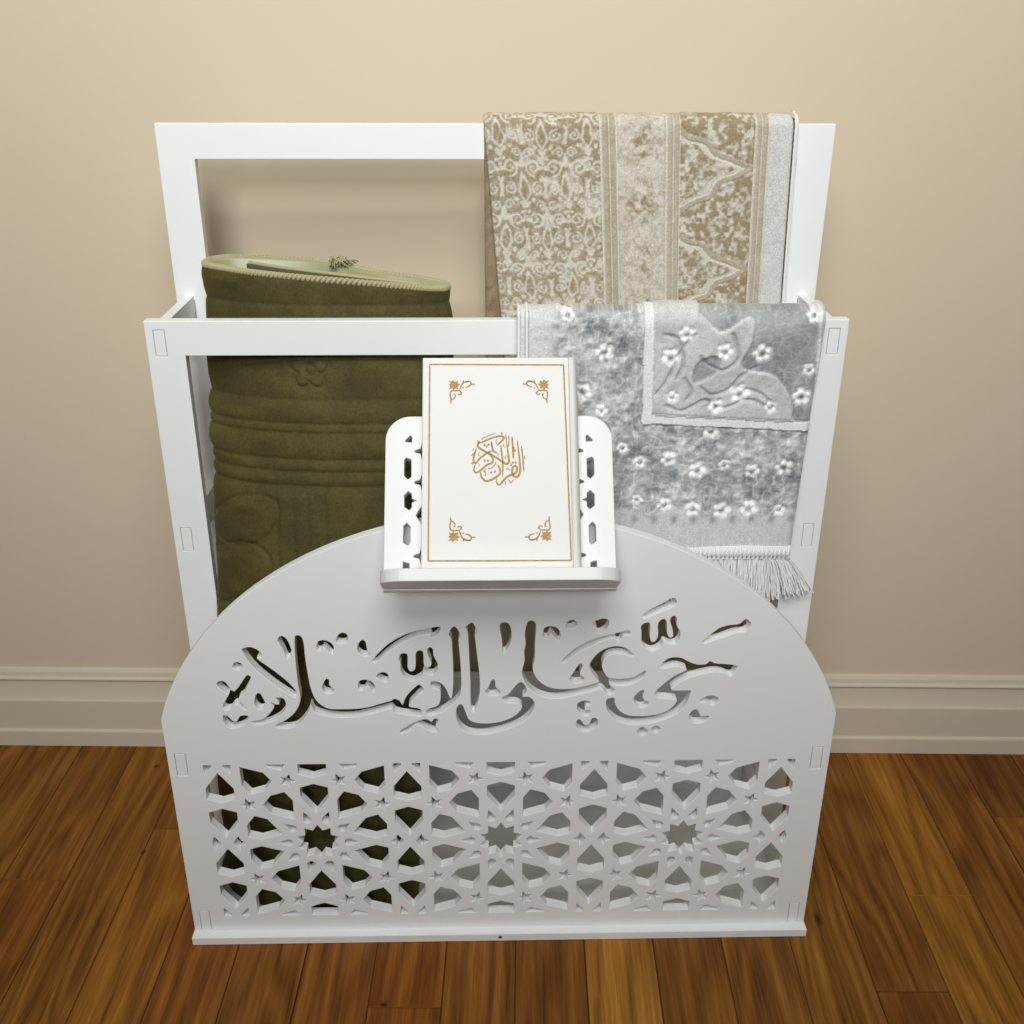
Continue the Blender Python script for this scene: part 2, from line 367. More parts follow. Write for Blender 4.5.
CALLIG = """
-239.0,325.2 -236.5,329.2 -232.3,328.9 -229.9,325.5 -233.1,321.5 -236.7,322.0
-255.1,306.5 -252.0,309.8 -247.2,308.3 -240.3,298.4 -228.3,314.4 -225.2,314.9 -224.3,312.0 -232.7,295.7 -237.2,291.0 -232.1,280.8 -233.1,278.7 -240.5,285.1 -246.1,279.2 -249.8,278.8 -252.1,281.1 -251.4,284.8 -245.6,295.1 -247.3,296.2 -252.3,301.1
-252.7,272.8 -248.8,271.3 -245.5,266.7 -241.3,265.9 -237.6,271.6 -231.3,272.1 -230.8,268.8 -234.7,262.8 -241.4,259.1 -248.3,258.7 -252.2,263.0 -253.4,268.3
-228.8,341.7 -226.5,344.3 -221.0,345.0 -215.3,342.1 -211.9,337.5 -212.7,334.4 -216.7,333.0 -202.8,320.2 -191.6,308.4 -185.1,298.8 -184.2,294.4 -185.9,291.8 -189.8,293.7 -205.2,307.1 -218.5,321.8 -224.7,331.9
-196.4,351.5 -194.8,355.7 -191.2,355.7 -188.0,351.4 -185.7,342.9 -186.4,337.2 -189.0,332.7 -190.6,334.4 -192.0,340.1 -194.4,346.6
-181.4,354.2 -179.2,356.7 -176.3,355.8 -174.3,350.6 -173.9,331.4 -172.8,314.1 -171.4,300.9 -168.0,289.0 -161.7,281.5 -154.5,278.4 -144.5,278.0 -132.9,278.2 -121.1,279.8 -108.5,283.9 -99.6,286.7 -96.4,288.9 -92.2,286.7 -89.3,282.1 -86.5,289.6 -81.3,296.9 -75.5,302.8 -73.0,303.5 -69.5,298.6 -74.6,293.9 -79.7,288.0 -83.0,283.6 -83.1,279.8 -73.3,277.4 -73.5,269.9 -80.4,270.7 -90.3,272.4 -96.4,274.7 -100.2,278.8 -110.1,275.6 -124.0,271.7 -135.1,269.4 -148.8,269.3 -161.1,271.7 -169.6,275.6 -172.7,283.9 -175.0,277.2 -180.1,268.2 -186.9,260.7 -193.4,258.0 -202.1,258.1 -206.3,259.7 -204.2,262.4 -196.4,266.9 -188.3,274.3 -183.2,283.2 -181.3,292.1 -182.2,303.9 -182.6,321.4 -182.4,338.6
-222.8,289.7 -220.4,295.6 -217.3,295.8 -214.8,289.6 -213.7,283.6 -216.4,279.4 -220.1,278.9 -223.1,283.7
-227.6,265.7 -218.7,267.4 -212.1,272.3 -207.1,279.0 -206.2,282.0 -208.2,285.0 -207.1,286.1 -204.8,284.2 -201.1,284.2 -202.5,288.7 -203.0,290.9 -199.8,291.6 -196.3,289.4 -195.2,283.4 -198.1,275.9 -204.9,268.5 -214.1,264.0 -222.9,262.6 -226.6,263.4
-163.0,344.8 -161.0,350.4 -155.6,351.5 -150.3,348.9 -147.9,344.0 -149.0,337.6 -150.5,337.3 -156.4,344.3 -159.3,340.9 -162.3,341.3
-145.4,351.0 -143.2,356.6 -139.4,359.1 -135.9,357.6 -134.7,353.7 -137.1,349.1 -141.3,348.1 -144.3,348.9
-160.7,303.7 -157.9,309.5 -155.9,311.3 -154.3,308.8 -154.6,304.4 -150.8,299.9 -152.0,296.2 -156.4,295.6 -159.9,297.8
-127.1,343.7 -124.6,349.4 -121.9,351.5 -119.6,349.3 -118.5,340.8 -116.5,337.9 -117.5,335.1 -121.8,334.9 -125.9,338.0
-114.2,330.1 -109.6,336.4 -99.4,347.0 -87.0,355.3 -74.8,360.1 -62.7,363.1 -54.2,364.4 -53.1,362.7 -55.0,357.8 -59.3,353.7 -61.1,354.1 -62.1,357.5 -75.0,354.5 -89.8,346.9 -102.3,337.1 -110.6,328.6 -113.1,327.9
-91.0,330.5 -89.0,336.2 -85.3,337.2 -83.0,334.7 -83.4,323.2 -81.1,318.2 -77.4,319.6 -76.0,324.6 -75.7,334.7 -74.1,339.2 -70.6,340.0 -68.9,336.7 -68.9,326.0 -66.9,322.3 -63.2,323.0 -61.9,327.3 -64.7,336.0 -65.1,341.0 -62.6,343.4 -60.3,340.9 -59.9,334.5 -56.4,325.8 -57.2,319.3 -61.0,315.0 -66.5,315.8 -69.5,317.3 -71.5,312.2 -76.6,308.6 -80.3,307.9 -86.3,311.7 -89.4,319.0 -89.3,327.6
-111.7,312.7 -109.3,316.6 -104.4,317.4 -101.1,314.7 -100.7,311.1 -103.0,307.2 -107.3,309.0
-128.8,301.9 -127.6,307.7 -123.2,309.9 -117.1,308.4 -113.5,302.4 -114.6,297.0 -115.8,297.3 -120.4,304.0 -123.8,298.9 -127.5,298.9
-45.2,358.4 -42.1,364.0 -39.1,363.3 -36.2,356.9 -36.3,350.6 -37.5,350.6 -36.1,327.1 -35.7,312.6 -36.2,296.4 -39.9,287.5 -48.8,278.7 -58.9,272.0 -66.4,270.6 -68.2,274.4 -66.2,277.4 -57.4,281.0 -54.8,287.7 -54.5,296.6 -58.2,299.6 -62.4,301.9 -63.2,305.6 -61.1,307.3 -54.3,305.5 -49.5,298.8 -46.3,289.4 -44.1,290.6 -42.6,308.3 -42.7,334.3 -43.5,351.4 -45.6,355.6
-93.0,252.2 -91.0,254.9 -80.7,261.6 -72.4,265.6 -66.8,265.6 -63.7,263.0 -60.7,266.7 -57.7,265.9 -57.8,262.9 -60.0,259.1 -58.0,255.3 -59.6,251.7 -65.9,253.8 -73.9,259.3 -78.2,260.4 -86.0,253.3 -91.2,250.6
-30.7,363.2 -25.8,368.3 -23.4,365.9 -21.1,359.6 -21.3,356.5 -22.9,356.1 -22.4,348.4 -20.2,325.5 -18.8,305.1 -19.7,290.3 -23.2,276.8 -25.1,274.2 -27.3,278.4 -27.2,305.2 -28.0,334.2 -28.9,358.3
-13.9,296.2 -11.2,299.8 -8.1,307.9 -6.2,308.6 -5.0,305.6 -4.7,300.5 -0.7,296.7 -1.3,293.0 -6.3,291.6 -11.2,292.0
-0.8,364.3 1.8,368.0 6.1,367.7 8.7,362.8 9.5,353.7 7.3,343.8 3.7,337.4 1.8,339.6 1.2,350.9
-40.7,275.6 -38.1,281.5 -35.0,281.2 -32.0,272.4 -29.0,264.8 -21.5,261.4 -8.9,260.8 3.7,263.7 13.7,269.6 18.9,276.3 18.9,280.1 13.7,283.2 6.2,284.0 1.8,287.0 2.2,290.0 7.4,292.9 13.6,301.8 18.5,305.7 22.9,300.2 22.9,294.2 19.9,289.8 26.1,289.3 30.5,283.7 30.0,276.2 23.8,265.7 12.5,257.4 -1.4,251.9 -16.6,248.6 -29.2,250.3 -36.6,256.5 -40.0,264.9
22.5,363.3 23.9,368.2 26.9,370.0 29.9,368.1 31.2,363.3 30.4,346.4 30.4,330.7 28.6,320.6 31.2,311.8 36.9,304.4 45.6,299.1 58.1,297.5 70.5,298.9 82.8,302.4 88.6,304.8 88.2,306.8 82.3,315.6 80.0,322.9 83.0,330.1 88.9,337.2 97.3,341.7 105.8,342.5 113.3,339.5 118.4,334.0 117.3,332.3 112.3,334.1 104.9,335.2 97.6,334.0 92.9,330.0 90.9,322.8 92.8,316.2 97.4,309.6 107.4,308.0 118.4,309.4 126.8,314.4 129.8,316.8 131.1,315.1 128.4,309.3 120.0,303.5 107.7,300.9 98.9,303.0 100.3,299.3 103.9,296.3 100.6,291.8 97.5,291.9 91.6,297.9 83.0,295.3 70.7,291.9 58.3,288.6 45.8,288.0 33.3,292.6 24.5,301.6 20.1,311.9 19.4,317.8 21.6,329.3 20.9,337.9 22.3,345.0 21.6,356.3
37.3,356.2 39.0,362.5 44.4,363.8 49.9,362.0 53.0,356.0 52.2,349.3 50.8,349.3 44.5,357.5 41.6,351.9 38.6,352.6
57.5,363.7 59.4,368.6 63.6,370.2 67.0,368.2 66.7,364.3 62.6,361.8 59.6,361.6
80.9,366.3 83.5,369.0 90.0,371.3 94.3,370.3 95.6,366.8 92.9,359.9 88.2,356.4 85.7,357.8 84.9,362.0
55.5,328.2 60.8,335.4 71.6,344.5 85.9,351.5 100.3,355.6 105.1,356.9 112.3,359.0 114.9,356.8 113.2,354.3 108.9,353.4 105.6,347.7 103.1,348.8 101.5,351.6 93.3,350.0 81.3,343.7 69.4,336.7 58.0,326.8 56.2,326.1
62.7,310.0 65.1,314.3 69.8,323.0 72.2,324.7 73.5,321.5 71.3,313.5 75.1,309.8 73.4,305.5 66.6,304.5 63.4,307.0
69.8,277.2 70.9,282.5 75.9,284.9 80.9,284.3 81.6,280.8 77.9,280.1 76.8,275.6 78.7,273.8 82.2,274.3 81.4,269.5 77.6,268.3 73.2,271.1
69.7,260.5 71.5,264.3 74.0,262.7 77.3,258.1 81.7,258.8 84.1,264.9 87.2,265.6 89.9,261.8 88.2,255.7 83.2,251.9 76.9,250.4 71.8,253.6
124.8,373.9 128.8,378.1 135.7,382.8 143.8,387.6 148.4,390.9 152.0,391.3 154.0,388.1 152.5,384.0 146.7,380.7 137.3,376.6 127.9,371.8 125.5,371.9
124.2,362.8 126.4,365.9 130.6,366.9 132.2,363.8 132.4,352.9 134.2,347.2 137.8,347.9 139.9,354.2 139.0,364.1 140.8,368.9 144.3,370.3 146.6,366.8 147.7,355.5 150.4,351.3 153.3,352.7 152.3,359.7 149.7,368.1 150.8,372.6 153.8,373.3 155.3,369.5 155.6,363.9 159.1,356.8 159.0,349.8 155.7,344.8 150.2,344.9 145.2,347.1 143.0,342.1 138.4,338.6 134.1,337.9 128.4,341.5 125.6,347.3 124.9,357.2
180.0,346.7 185.1,352.3 193.0,360.0 201.2,363.2 210.8,364.5 214.7,368.2 217.0,369.6 221.0,366.1 220.8,361.2 216.4,356.6 208.0,355.7 198.6,351.5 187.9,347.4 182.6,345.3
143.7,321.2 148.8,328.1 154.8,330.5 162.3,329.7 170.0,325.3 177.6,322.6 185.0,323.0 188.4,326.1 193.6,323.6 203.5,322.8 213.3,320.9 212.7,316.8 208.6,310.3 201.8,313.6 193.0,314.9 182.0,312.8 169.9,308.5 160.4,302.7 154.8,297.3 158.4,294.9 172.4,294.7 172.7,290.7 169.5,279.5 162.6,270.5 151.6,263.8 138.0,259.4 122.9,258.0 111.3,260.5 102.9,266.7 97.4,275.8 96.5,284.4 98.9,287.1 103.5,287.3 104.5,281.3 108.8,273.7 116.7,268.3 126.8,267.2 136.9,267.6 147.5,269.9 156.0,275.1 160.8,281.9 160.6,285.3 152.7,286.5 145.2,287.3 140.7,290.0 141.2,294.1 148.0,302.1 157.4,310.9 167.5,316.6 164.8,319.6 156.7,321.4 147.0,318.6
121.4,286.1 123.7,291.3 128.4,295.7 130.7,294.2 129.4,289.0 131.5,284.8 135.1,282.9 134.3,279.2 129.4,276.7 124.3,279.3
181.8,283.1 186.5,287.6 192.6,289.3 197.8,287.4 199.3,284.4 197.2,279.9 193.5,278.5 188.2,281.6
173.7,265.8 175.2,271.1 178.7,274.1 181.4,272.6 184.3,266.9 191.9,266.8 191.0,262.6 186.2,259.3 179.9,258.9 175.2,262.0
126.4,250.2 130.9,254.9 136.4,250.1 131.4,245.3
139.5,252.6 144.0,256.4 147.9,252.5 143.7,248.4
"""
CAL=[(9,"-18.4,53.1 -13.2,55.2 -6.7,58.1 -1.1,59.5 2.8,59.1 2.5,56.8 -0.3,53.9 -2.8,51.4"),(5,"-14.8,56.2 -14.4,57.9 -9.1,60.2 -3.5,62.3"),(10,"-18.8,56.1 -18.0,54.0 -18.4,50.6 -13.2,46.9 -9.2,44.7 -3.6,41.4 1.1,38.0 4.7,35.9 6.9,37.2 6.8,40.9 6.0,48.4 4.5,61.0"),(9,"-7.2,55.2 -6.8,51.0 -5.8,47.2 -2.8,45.1"),(9,"-6.0,47.2 -10.8,45.2 -17.2,40.2 -20.3,36.5 -22.0,39.4 -21.2,44.4 -19.5,49.4"),(9,"9.7,59.3 10.4,48.4 10.7,40.1"),(10,"14.1,55.9 14.8,48.4 15.7,40.0 16.1,30.1 14.6,25.6 12.6,24.7 9.8,26.8 9.9,31.8 11.6,34.1 13.5,32.6 13.0,28.9 9.8,26.8 5.8,25.2 1.8,21.1 -1.0,18.2 -3.0,19.5 -3.1,23.6"),(7,"17.3,50.9 18.4,40.9 19.0,29.2"),(8,"0.4,51.8 1.2,44.3 1.9,37.6 1.8,25.2"),(9,"-9.2,44.3 -6.1,40.2 -6.9,36.8 -10.9,35.2 -15.7,31.1 -19.7,28.6 -21.7,31.1 -20.3,36.1"),(10,"-16.1,29.4 -15.7,25.3 -12.5,21.6 -7.8,22.4 -3.0,25.2 -0.2,28.5 -0.9,32.7 -2.5,35.2"),(5,"-3.7,38.1 -4.5,35.2 -7.7,32.3 -10.1,31.9"),(5,"-11.3,31.9 -13.7,29.8 -12.1,28.6 -12.5,25.7"),(5,"-24.0,42.7 -22.0,44.8 -20.0,46.5"),(5,"6.9,60.1 7.3,55.9 6.8,50.1"),(4,"3.3,53.4 2.8,51.4 3.6,49.7"),(4,"4.8,43.0 3.6,41.4 4.5,40.1"),(4,"4.7,31.0 5.9,32.2 7.1,31.0 8.3,31.1"),(5,"6.6,22.7 8.5,19.8 10.6,22.7"),(4,"3.4,21.1 4.3,19.8 3.3,18.2"),(4,"-2.7,56.8 -3.6,54.7 -2.4,52.6"),(4,"-1.6,45.1 -2.0,42.6"),(4,"-17.2,46.5 -17.6,43.5 -16.4,42.3"),(4,"-17.3,36.1 -17.7,34.0"),(4,"-22.0,49.4 -22.7,47.3"),(4,"20.0,42.9 19.7,40.8 20.8,40.0")]
CAL_DOTS="-12.9,38.7 -10.2,38.7 -7.7,28.8 10.3,36.9 12.7,36.9 1.3,62.0 -12.8,52.0 -11.2,50.8 -9.6,52.3 10.8,49.2 12.0,47.1 -22.7,36.5 -4.5,29.4 8.7,35.1 -17.2,54.4"
ORN=[(5,"-33.6,99.2 -35.1,99.2 -39.9,99.0 -41.1,96.1 -40.4,91.0 -40.7,87.9"),(5,"-33.6,99.2 -32.2,103.3 -29.7,106.4 -25.3,107.4 -23.9,104.8 -26.3,102.7 -28.7,102.2"),(4,"-30.2,108.4 -30.2,105.3"),(4,"-23.9,104.8 -20.5,104.9"),(4,"-33.6,99.2 -31.7,97.1 -33.6,95.6 -35.1,96.6"),(4,"-30.2,100.7 -30.7,102.2"),(4,"-39.9,91.0 -37.5,93.0 -37.0,95.6 -38.5,96.6"),(4,"-25.3,107.4 -28.7,106.9"),(4,"-31.7,97.1 -32.6,98.1")]
ORN_FLOWER="-41.9,107.4 -40.0,106.6 -38.2,107.9 -37.5,106.4 -35.1,107.1 -35.6,105.4 -33.8,104.3 -35.6,103.3 -35.1,101.2 -37.5,101.8 -38.0,100.0 -39.2,101.8 -41.7,101.3 -40.4,103.1 -41.7,104.3 -40.1,105.2"
SILVER_DARK="180,625 185,608 197,602 215,613 223,611 222,591 215,576 219,567 242,563 256,550 264,534 267,520 285,518 279,614 269,625"
SILVER_LEAF="173,557 175,573 187,580 195,578 194,567 184,559"
SILVER_FLOWERS="60,618 93,585 92,531 164,602 151,581 155,544 195,535 215,547 245,534 199,586 233,583 276,568 276,617 75,548 130,480 156,483 183,472 208,477 235,470 264,474 129,442 182,433 235,433 264,431 155,437 209,431 113,494 193,510 272,543"

# ------------------------------------------------------------------ the rack
D1, D2, T = 0.1098, 0.2180, 0.0110
HW = 0.3100; H2, H3 = 0.6098, 0.7632; BT = 0.0095
rack = Thing('prayer_rug_rack', (0, 0.1, 0), 'white wooden prayer rug rack with arched cut-out front panel, standing on the oak floor', 'rug rack')

def lattice_holes():
    mm = []
    def ros(cx, cz):
        def add(poly): mm.append([(cx+r*math.cos(math.radians(a)), cz+r*math.sin(math.radians(a))) for r, a in poly])
        for k in range(10):
            b = 90+36*k
            add([(36,b),(55.6,b+13.6),(67.5,b+11.2),(70.5,b),(67.5,b-11.2),(55.6,b-13.6)])
            c = 72+36*k
            add([(38.8,c),(29.2,c+8.2),(25.8,c+5.5),(25.2,c),(25.8,c-5.5),(29.2,c-8.2)])
        add([(21.2 if i%2==0 else 15.0, 90+18*i) for i in range(20)][::1])
    centres = [(-177,0),(0,0),(177,0)] + [(x, z) for x in (-265.5,-88.5,88.5,265.5) for z in (-120.2,120.2)]
    for c in centres: ros(*c)
    def star(cx, cz, ang, r=8.0, q=3.4):
        mm.append([(cx+(r if i%2==0 else q)*math.cos(math.radians(ang+36*i)), cz+(r if i%2==0 else q)*math.sin(math.radians(ang+36*i))) for i in range(10)])
    for cx in (-177,0,177):
        for sx in (-1,1):
            for sz in (-1,1):
                for a, in ((108,),(144,)):
                    x = 78.3*math.cos(math.radians(a)); z = 78.3*math.sin(math.radians(a))
                    ang = a+180
                    star(cx + sx*x, sz*z, ang if sx*sz == 1 else 0, ) if False else mm.append(
                        [(cx+sx*(x+(8.0 if i%2==0 else 3.5)*math.cos(math.radians(ang+36*i))), sz*(z+(8.0 if i%2==0 else 3.5)*math.sin(math.radians(ang+36*i)))) for i in range(10)])
    for bx in (-265.5,-88.5,88.5,265.5):
        for sz in (1,-1):
            mm.append([(bx+x, sz*z) for x, z in ((0,7.2),(13.2,25.2),(13.2,37.6),(0,42.2),(-13.2,37.6),(-13.2,25.2))])
        for sx in (-1,1):
            mm.append([(bx+sx*x, z) for x, z in ((5.8,0),(11.6,8.2),(13.4,3.2),(18.0,0.8),(18.0,-0.8),(13.4,-3.2),(11.6,-8.2))])
    for bx in (-177,0,177):
        for sz in (1,-1):
            mm.append([(bx+x, sz*z) for x, z in ((0,113.0),(13.2,95.0),(13.2,82.6),(0,78.0),(-13.2,82.6),(-13.2,95.0))])
    out = []
    seen = []
    for P in mm:
        Q = clip_poly(P, -279.4, 279.4, -93.6, 93.6)
        if len(Q) < 3 or abs(area2(Q)) < 12: continue
        c = (sum(p[0] for p in Q)/len(Q), sum(p[1] for p in Q)/len(Q))
        if any(abs(c[0]-s[0]) < 2.5 and abs(c[1]-s[1]) < 2.5 for s in seen): continue
        # drop duplicate points
        R = []
        for p in Q:
            if not R or math.hypot(p[0]-R[-1][0], p[1]-R[-1][1]) > 0.3: R.append(p)
        if math.hypot(R[0][0]-R[-1][0], R[0][1]-R[-1][1]) < 0.3: R.pop()
        seen.append(c); out.append([(x/1000, (z+123.0)/1000) for x, z in R])
    return out

TEN = 0.0102      # tenon width
def tenon_slots(zs):
    out = []
    for s in (-1,1):
        for (z0,z1) in zs:
            a, b = s*(HW-0.0070), s*(HW-0.0172)
            out.append(rect(min(a,b), max(a,b), z0, z1))
    return out

FRONT_Z = [(0.0110,0.0360),(0.2050,0.2303)]
MID_Z = [(0.0110,0.0360),(0.2050,0.2303),(0.3855,0.4100),(0.5780,0.6020)]
BACK_Z = [(0.0110,0.0360),(0.3855,0.4100),(0.5780,0.6020)]
arch = [(-HW, BT), (HW, BT)]
a, b, c = 0.320, 0.2712, 0.2012
NA = 72
tm = math.asin(math.sqrt(1-(HW/a)**2))
for k in range(NA+1):
    t = tm + (math.pi-2*tm)*k/NA
    arch.append((a*math.cos(t), c+b*math.sin(t)))
cal = [[(x/1000, z/1000) for x, z in catmull(parse(l), 3)] for l in CALLIG.strip().splitlines()]
me = plate('front_panel', [arch] + lattice_holes() + cal + tenon_slots(FRONT_Z), 0.0102, 0.0006)
rack.part('front_panel', me, WHITE, label='arched board pierced with Arabic calligraphy over a star lattice')

def frame_with_hole(outer, hole, t, y, slots):
    return plate('frame', [outer, hole] + slots, t, 0.0006, y)
IW = HW-0.0330
me = plate('middle_frame', [[(-HW,BT),(-IW,BT),(-IW,H2-0.0312),(IW,H2-0.0312),(IW,BT),(HW,BT),(HW,H2),(-HW,H2)]] + tenon_slots(MID_Z), T, 0.0006, D1)
rack.part('middle_frame', me, WHITE)
me = frame_with_hole(rect(-HW,HW,BT,H3), rect(-IW,IW,0.1675,H3-0.0310), T, D2, tenon_slots(BACK_Z)); me.name='back_frame'
rack.part('back_frame', me, WHITE)
rack.part('base_board', box_mesh('base_board', -HW-0.0012, HW+0.0012, -0.0092, D2+T+0.004, 0, BT, bev=0.0008), WHITE)

def rail(name, s, y0, y1, z0, z1, tz, ends):
    """side rail between two boards, with tenons filling the slots"""
    bm = bmesh.new()
    xa, xb = sorted((s*(HW-0.0074), s*(HW-0.0168)))
    add_box(bm, xa, xb, y0, y1, z0, z1, bev=0.0004)
    for e, (ya, yb) in ends:
        add_box(bm, xa, xb, ya, yb, tz[0]+0.0005, tz[1]-0.0005, bev=0.0003)
    rack.part('side_rail', bm_mesh(name, bm), WHITE)
for s in (-1,1):
    for (tz, z0, z1) in ((FRONT_Z[0], BT, 0.0400), (FRONT_Z[1], 0.2010, 0.2345)):
        rail('side_rail', s, 0.0102, D1, z0, z1, tz, [(0,(0.0002,0.0104)),(1,(D1-0.0002,D1+T-0.0003))])
    for (tz, z0, z1) in ((MID_Z[2], 0.3815, 0.4125), (MID_Z[3], 0.5740, 0.6060)):
        rail('side_rail', s, D1+T, D2, z0, z1, tz, [(0,(D1+0.0002,D1+T+0.0002)),(1,(D2-0.0002,D2+T-0.0003))])
    rail('side_rail', s, D1+T+0.0001, D2, BT, 0.0400, FRONT_Z[0], [(1,(D2-0.0002,D2+T-0.0003))])
bm = bmesh.new(); bmesh.ops.create_uvsphere(bm, u_segments=12, v_segments=8, radius=0.0019)
bmesh.ops.scale(bm, vec=(1,0.35,1), verts=bm.verts[:]); bmesh.ops.translate(bm, vec=(-0.001,-0.0093,0.0052), verts=bm.verts[:])
rack.part('screw', bm_mesh('screw', bm, True), SCREW, label='small dark screw head')

# ------------------------------------------------------------------ book stand (leans back 38 degrees on the arch)
AL = math.radians(38.0)
DV = Vector((0, math.sin(AL), math.cos(AL))); NV = Vector((0, -math.cos(AL), math.sin(AL)))
Q0 = Vector((0, 0.0, 0.4727))
# stand-local: x, s (up the slope), off (towards the viewer). plate() makes x, z=s, y=-off
SM = Matrix(((1,0,0,Q0.x),(0,-NV.y,DV.y,Q0.y),(0,-NV.z,DV.z,Q0.z),(0,0,0,1)))
stand = Thing('book_stand', (0, 0, 0.43), 'white pierced book stand with a front ledge, resting on top of the arched panel', 'book stand')
ST = 0.0100
holes = []
def sym(poly):
    holes.append([(x/1000, z/1000) for x, z in poly])
    holes.append([((-1.5-x)/1000, z/1000) for x, z in poly][::-1])
sym([(-79.6,61.4),(-79.2,63.2),(-75.3,67.0),(-73.9,65.2),(-74.2,61.0)])
sym([(-80.2,32.0),(-80.2,45.3),(-78.8,47.6),(-74.4,45.8),(-74.3,31.0),(-77.0,28.7)])
sym([(-79.8,5.4),(-79.9,15.0),(-76.6,18.6),(-73.8,16.4),(-73.6,12.2),(-69.9,10.6),(-73.6,8.8),(-73.7,4.6),(-75.8,2.4)])
sym([(-80.3,-24.8),(-80.2,-11.2),(-77.6,-8.4),(-74.6,-11.6),(-74.6,-25.4),(-76.6,-27.4)])
sym([(-80.4,-50.4),(-80.2,-41.0),(-75.1,-42.4),(-75.0,-50.4)])
for sc_ in (53.0, 26.0, -36.5):
    sym([(-71.4,sc_+0.8),(-66.6,sc_+2.4),(-65.4,sc_+7.2),(-62.4,sc_+3.0),(-57.5,sc_+3.6),(-59.5,sc_),(-57.5,sc_-3.6),(-62.4,sc_-3.0),(-65.4,sc_-7.2),(-66.6,sc_-2.0),(-71.4,sc_-0.8)][::-1])
sym([(-70.2,-2.0),(-64.0,8.0),(-56.0,4.0),(-56.0,-8.0),(-64.0,-12.0)][::-1])
for cs in (38, 10, -18):
    for k in range(8):
        pass
def petal_ring(cx, cs, r0, r1, n=8):
    for k in range(n):
        a = 2*math.pi*k/n; w_ = 0.24
        holes.append([((cx+r*math.cos(a+d))/1000, (cs+r*math.sin(a+d))/1000) for r, d in ((r0,0),((r0+r1)/2,-w_),(r1,-w_*0.5),(r1,w_*0.5),((r0+r1)/2,w_))])
petal_ring(-0.75, 34, 14, 34); petal_ring(-0.75, -28, 10, 19)
me = plate('backrest', [round_rect(-0.0962, 0.0947, -0.0652, 0.0838, 0.021, corners=(0,1,1,0))] + holes, ST, 0.0006, y=-ST)
me.transform(SM)
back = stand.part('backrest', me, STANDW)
# ledge board: lies across the slope; outline in (x, off), thickness along s
rr = 0.026
out = [(-0.0962, ST), (0.0947, ST)]
for k in range(9):
    t = math.radians(90*k/8); out.append((0.0947-0.020+0.020*math.cos(t), 0.050-0.015+0.015*math.sin(t)))
for k in range(9):
    t = math.radians(90+90*k/8); out.append((-0.0962+0.020+0.020*math.cos(t), 0.050-0.015+0.015*math.sin(t)))
me = plate('ledge', [out], 0.0105, 0.0008, y=0)         # x, y(thickness), z=off
# map: plate z -> off, plate y (0..t) -> s from top down
me.transform(Matrix(((1,0,0,Q0.x),(0,-DV.y,NV.y,Q0.y),(0,-DV.z,NV.z,Q0.z),(0,0,0,1))) @ Matrix.Translation((0,0.0535,0)))
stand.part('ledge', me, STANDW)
# support fins hooking over the panel, hidden behind the backrest
for fx in (-0.055, 0.0435):
    # (y,z) outline in the wedge below the backrest, in front of the panel
    b0 = Q0 - DV*0.004; b1 = Q0 - DV*0.050
    pts = [(-0.0009, Q0.z-0.006),(b1.y*1.0+0.0016, b1.z+0.0008),(-0.0009, b1.z-0.004)]
    bm = bmesh.new()
    f1 = [bm.verts.new((fx, y, z)) for y, z in pts]; f2 = [bm.verts.new((fx+0.006, y, z)) for y, z in pts]
    bm.faces.new(f1); bm.faces.new(f2[::-1])
    for i in range(3): bm.faces.new((f1[i-1], f2[i-1], f2[i], f1[i]))
    bmesh.ops.recalc_face_normals(bm, faces=bm.faces[:])
    stand.part('support_fin', bm_mesh('support_fin', bm), STANDW)

# ------------------------------------------------------------------ the book
book = Thing('book', (0, -0.02, 0.44), 'white hardcover book with gold Arabic calligraphy roundel and corner ornaments, lying on the stand', 'book')
BX0, BX1 = -0.0642, 0.0652; S0, S1 = -0.0528, 0.1285; O0, O1 = ST+0.0003, 0.0305
def stand_box(bm, x0, x1, s0, s1, o0, o1, bev=0.0006):
    add_box(bm, x0, x1, -o1, -o0, s0, s1, bev)
def sbm(name, fn):
    bm = bmesh.new(); fn(bm); me = bm_mesh(name, bm); me.transform(SM); return me
def cov(bm):
    stand_box(bm, BX0, 0.0578, S0, S1, O1-0.0028, O1, 0.0009)
cover = book.part('front_cover', sbm('front_cover', cov), BOOKW)
book.part('back_cover', sbm('back_cover', lambda bm: stand_box(bm, BX0, 0.0578, S0, S1, O0, O0+0.0028, 0.0009)), BOOKW)
book.part('page_block', sbm('page_block', lambda bm: stand_box(bm, BX0+0.003, 0.0600, S0+0.003, S1-0.003, O0+0.0029, O1-0.0029, 0.0003)), PAGES)
def spine(bm):
    # hinge groove then rounded spine, section in (x, off) swept along s
    sec = []
    for k in range(13):
        t = math.radians(90-180*k/12); sec.append((0.0600+0.0052*math.cos(t), (O0+O1)/2 + ((O1-O0)/2)*math.sin(t)))
    sec = [(0.0581, O1-0.0012),(0.0592, O1-0.0003)] + sec + [(0.0592, O0+0.0003),(0.0581, O0+0.0012)]
    inner = [(0.0602, O0+0.0030),(0.0602, O1-0.0030)]
    sec += inner
    ra = [bm.verts.new((x, -o, S0)) for x, o in sec]; rb = [bm.verts.new((x, -o, S1)) for x, o in sec]
    for i in range(len(sec)): bm.faces.new((ra[i-1], ra[i], rb[i], rb[i-1]))
    bm.faces.new(ra); bm.faces.new(rb[::-1]); bmesh.ops.recalc_face_normals(bm, faces=bm.faces[:])
me = sbm('spine', spine); book.part('spine', me, BOOKW)
FO = O1 + 0.00018
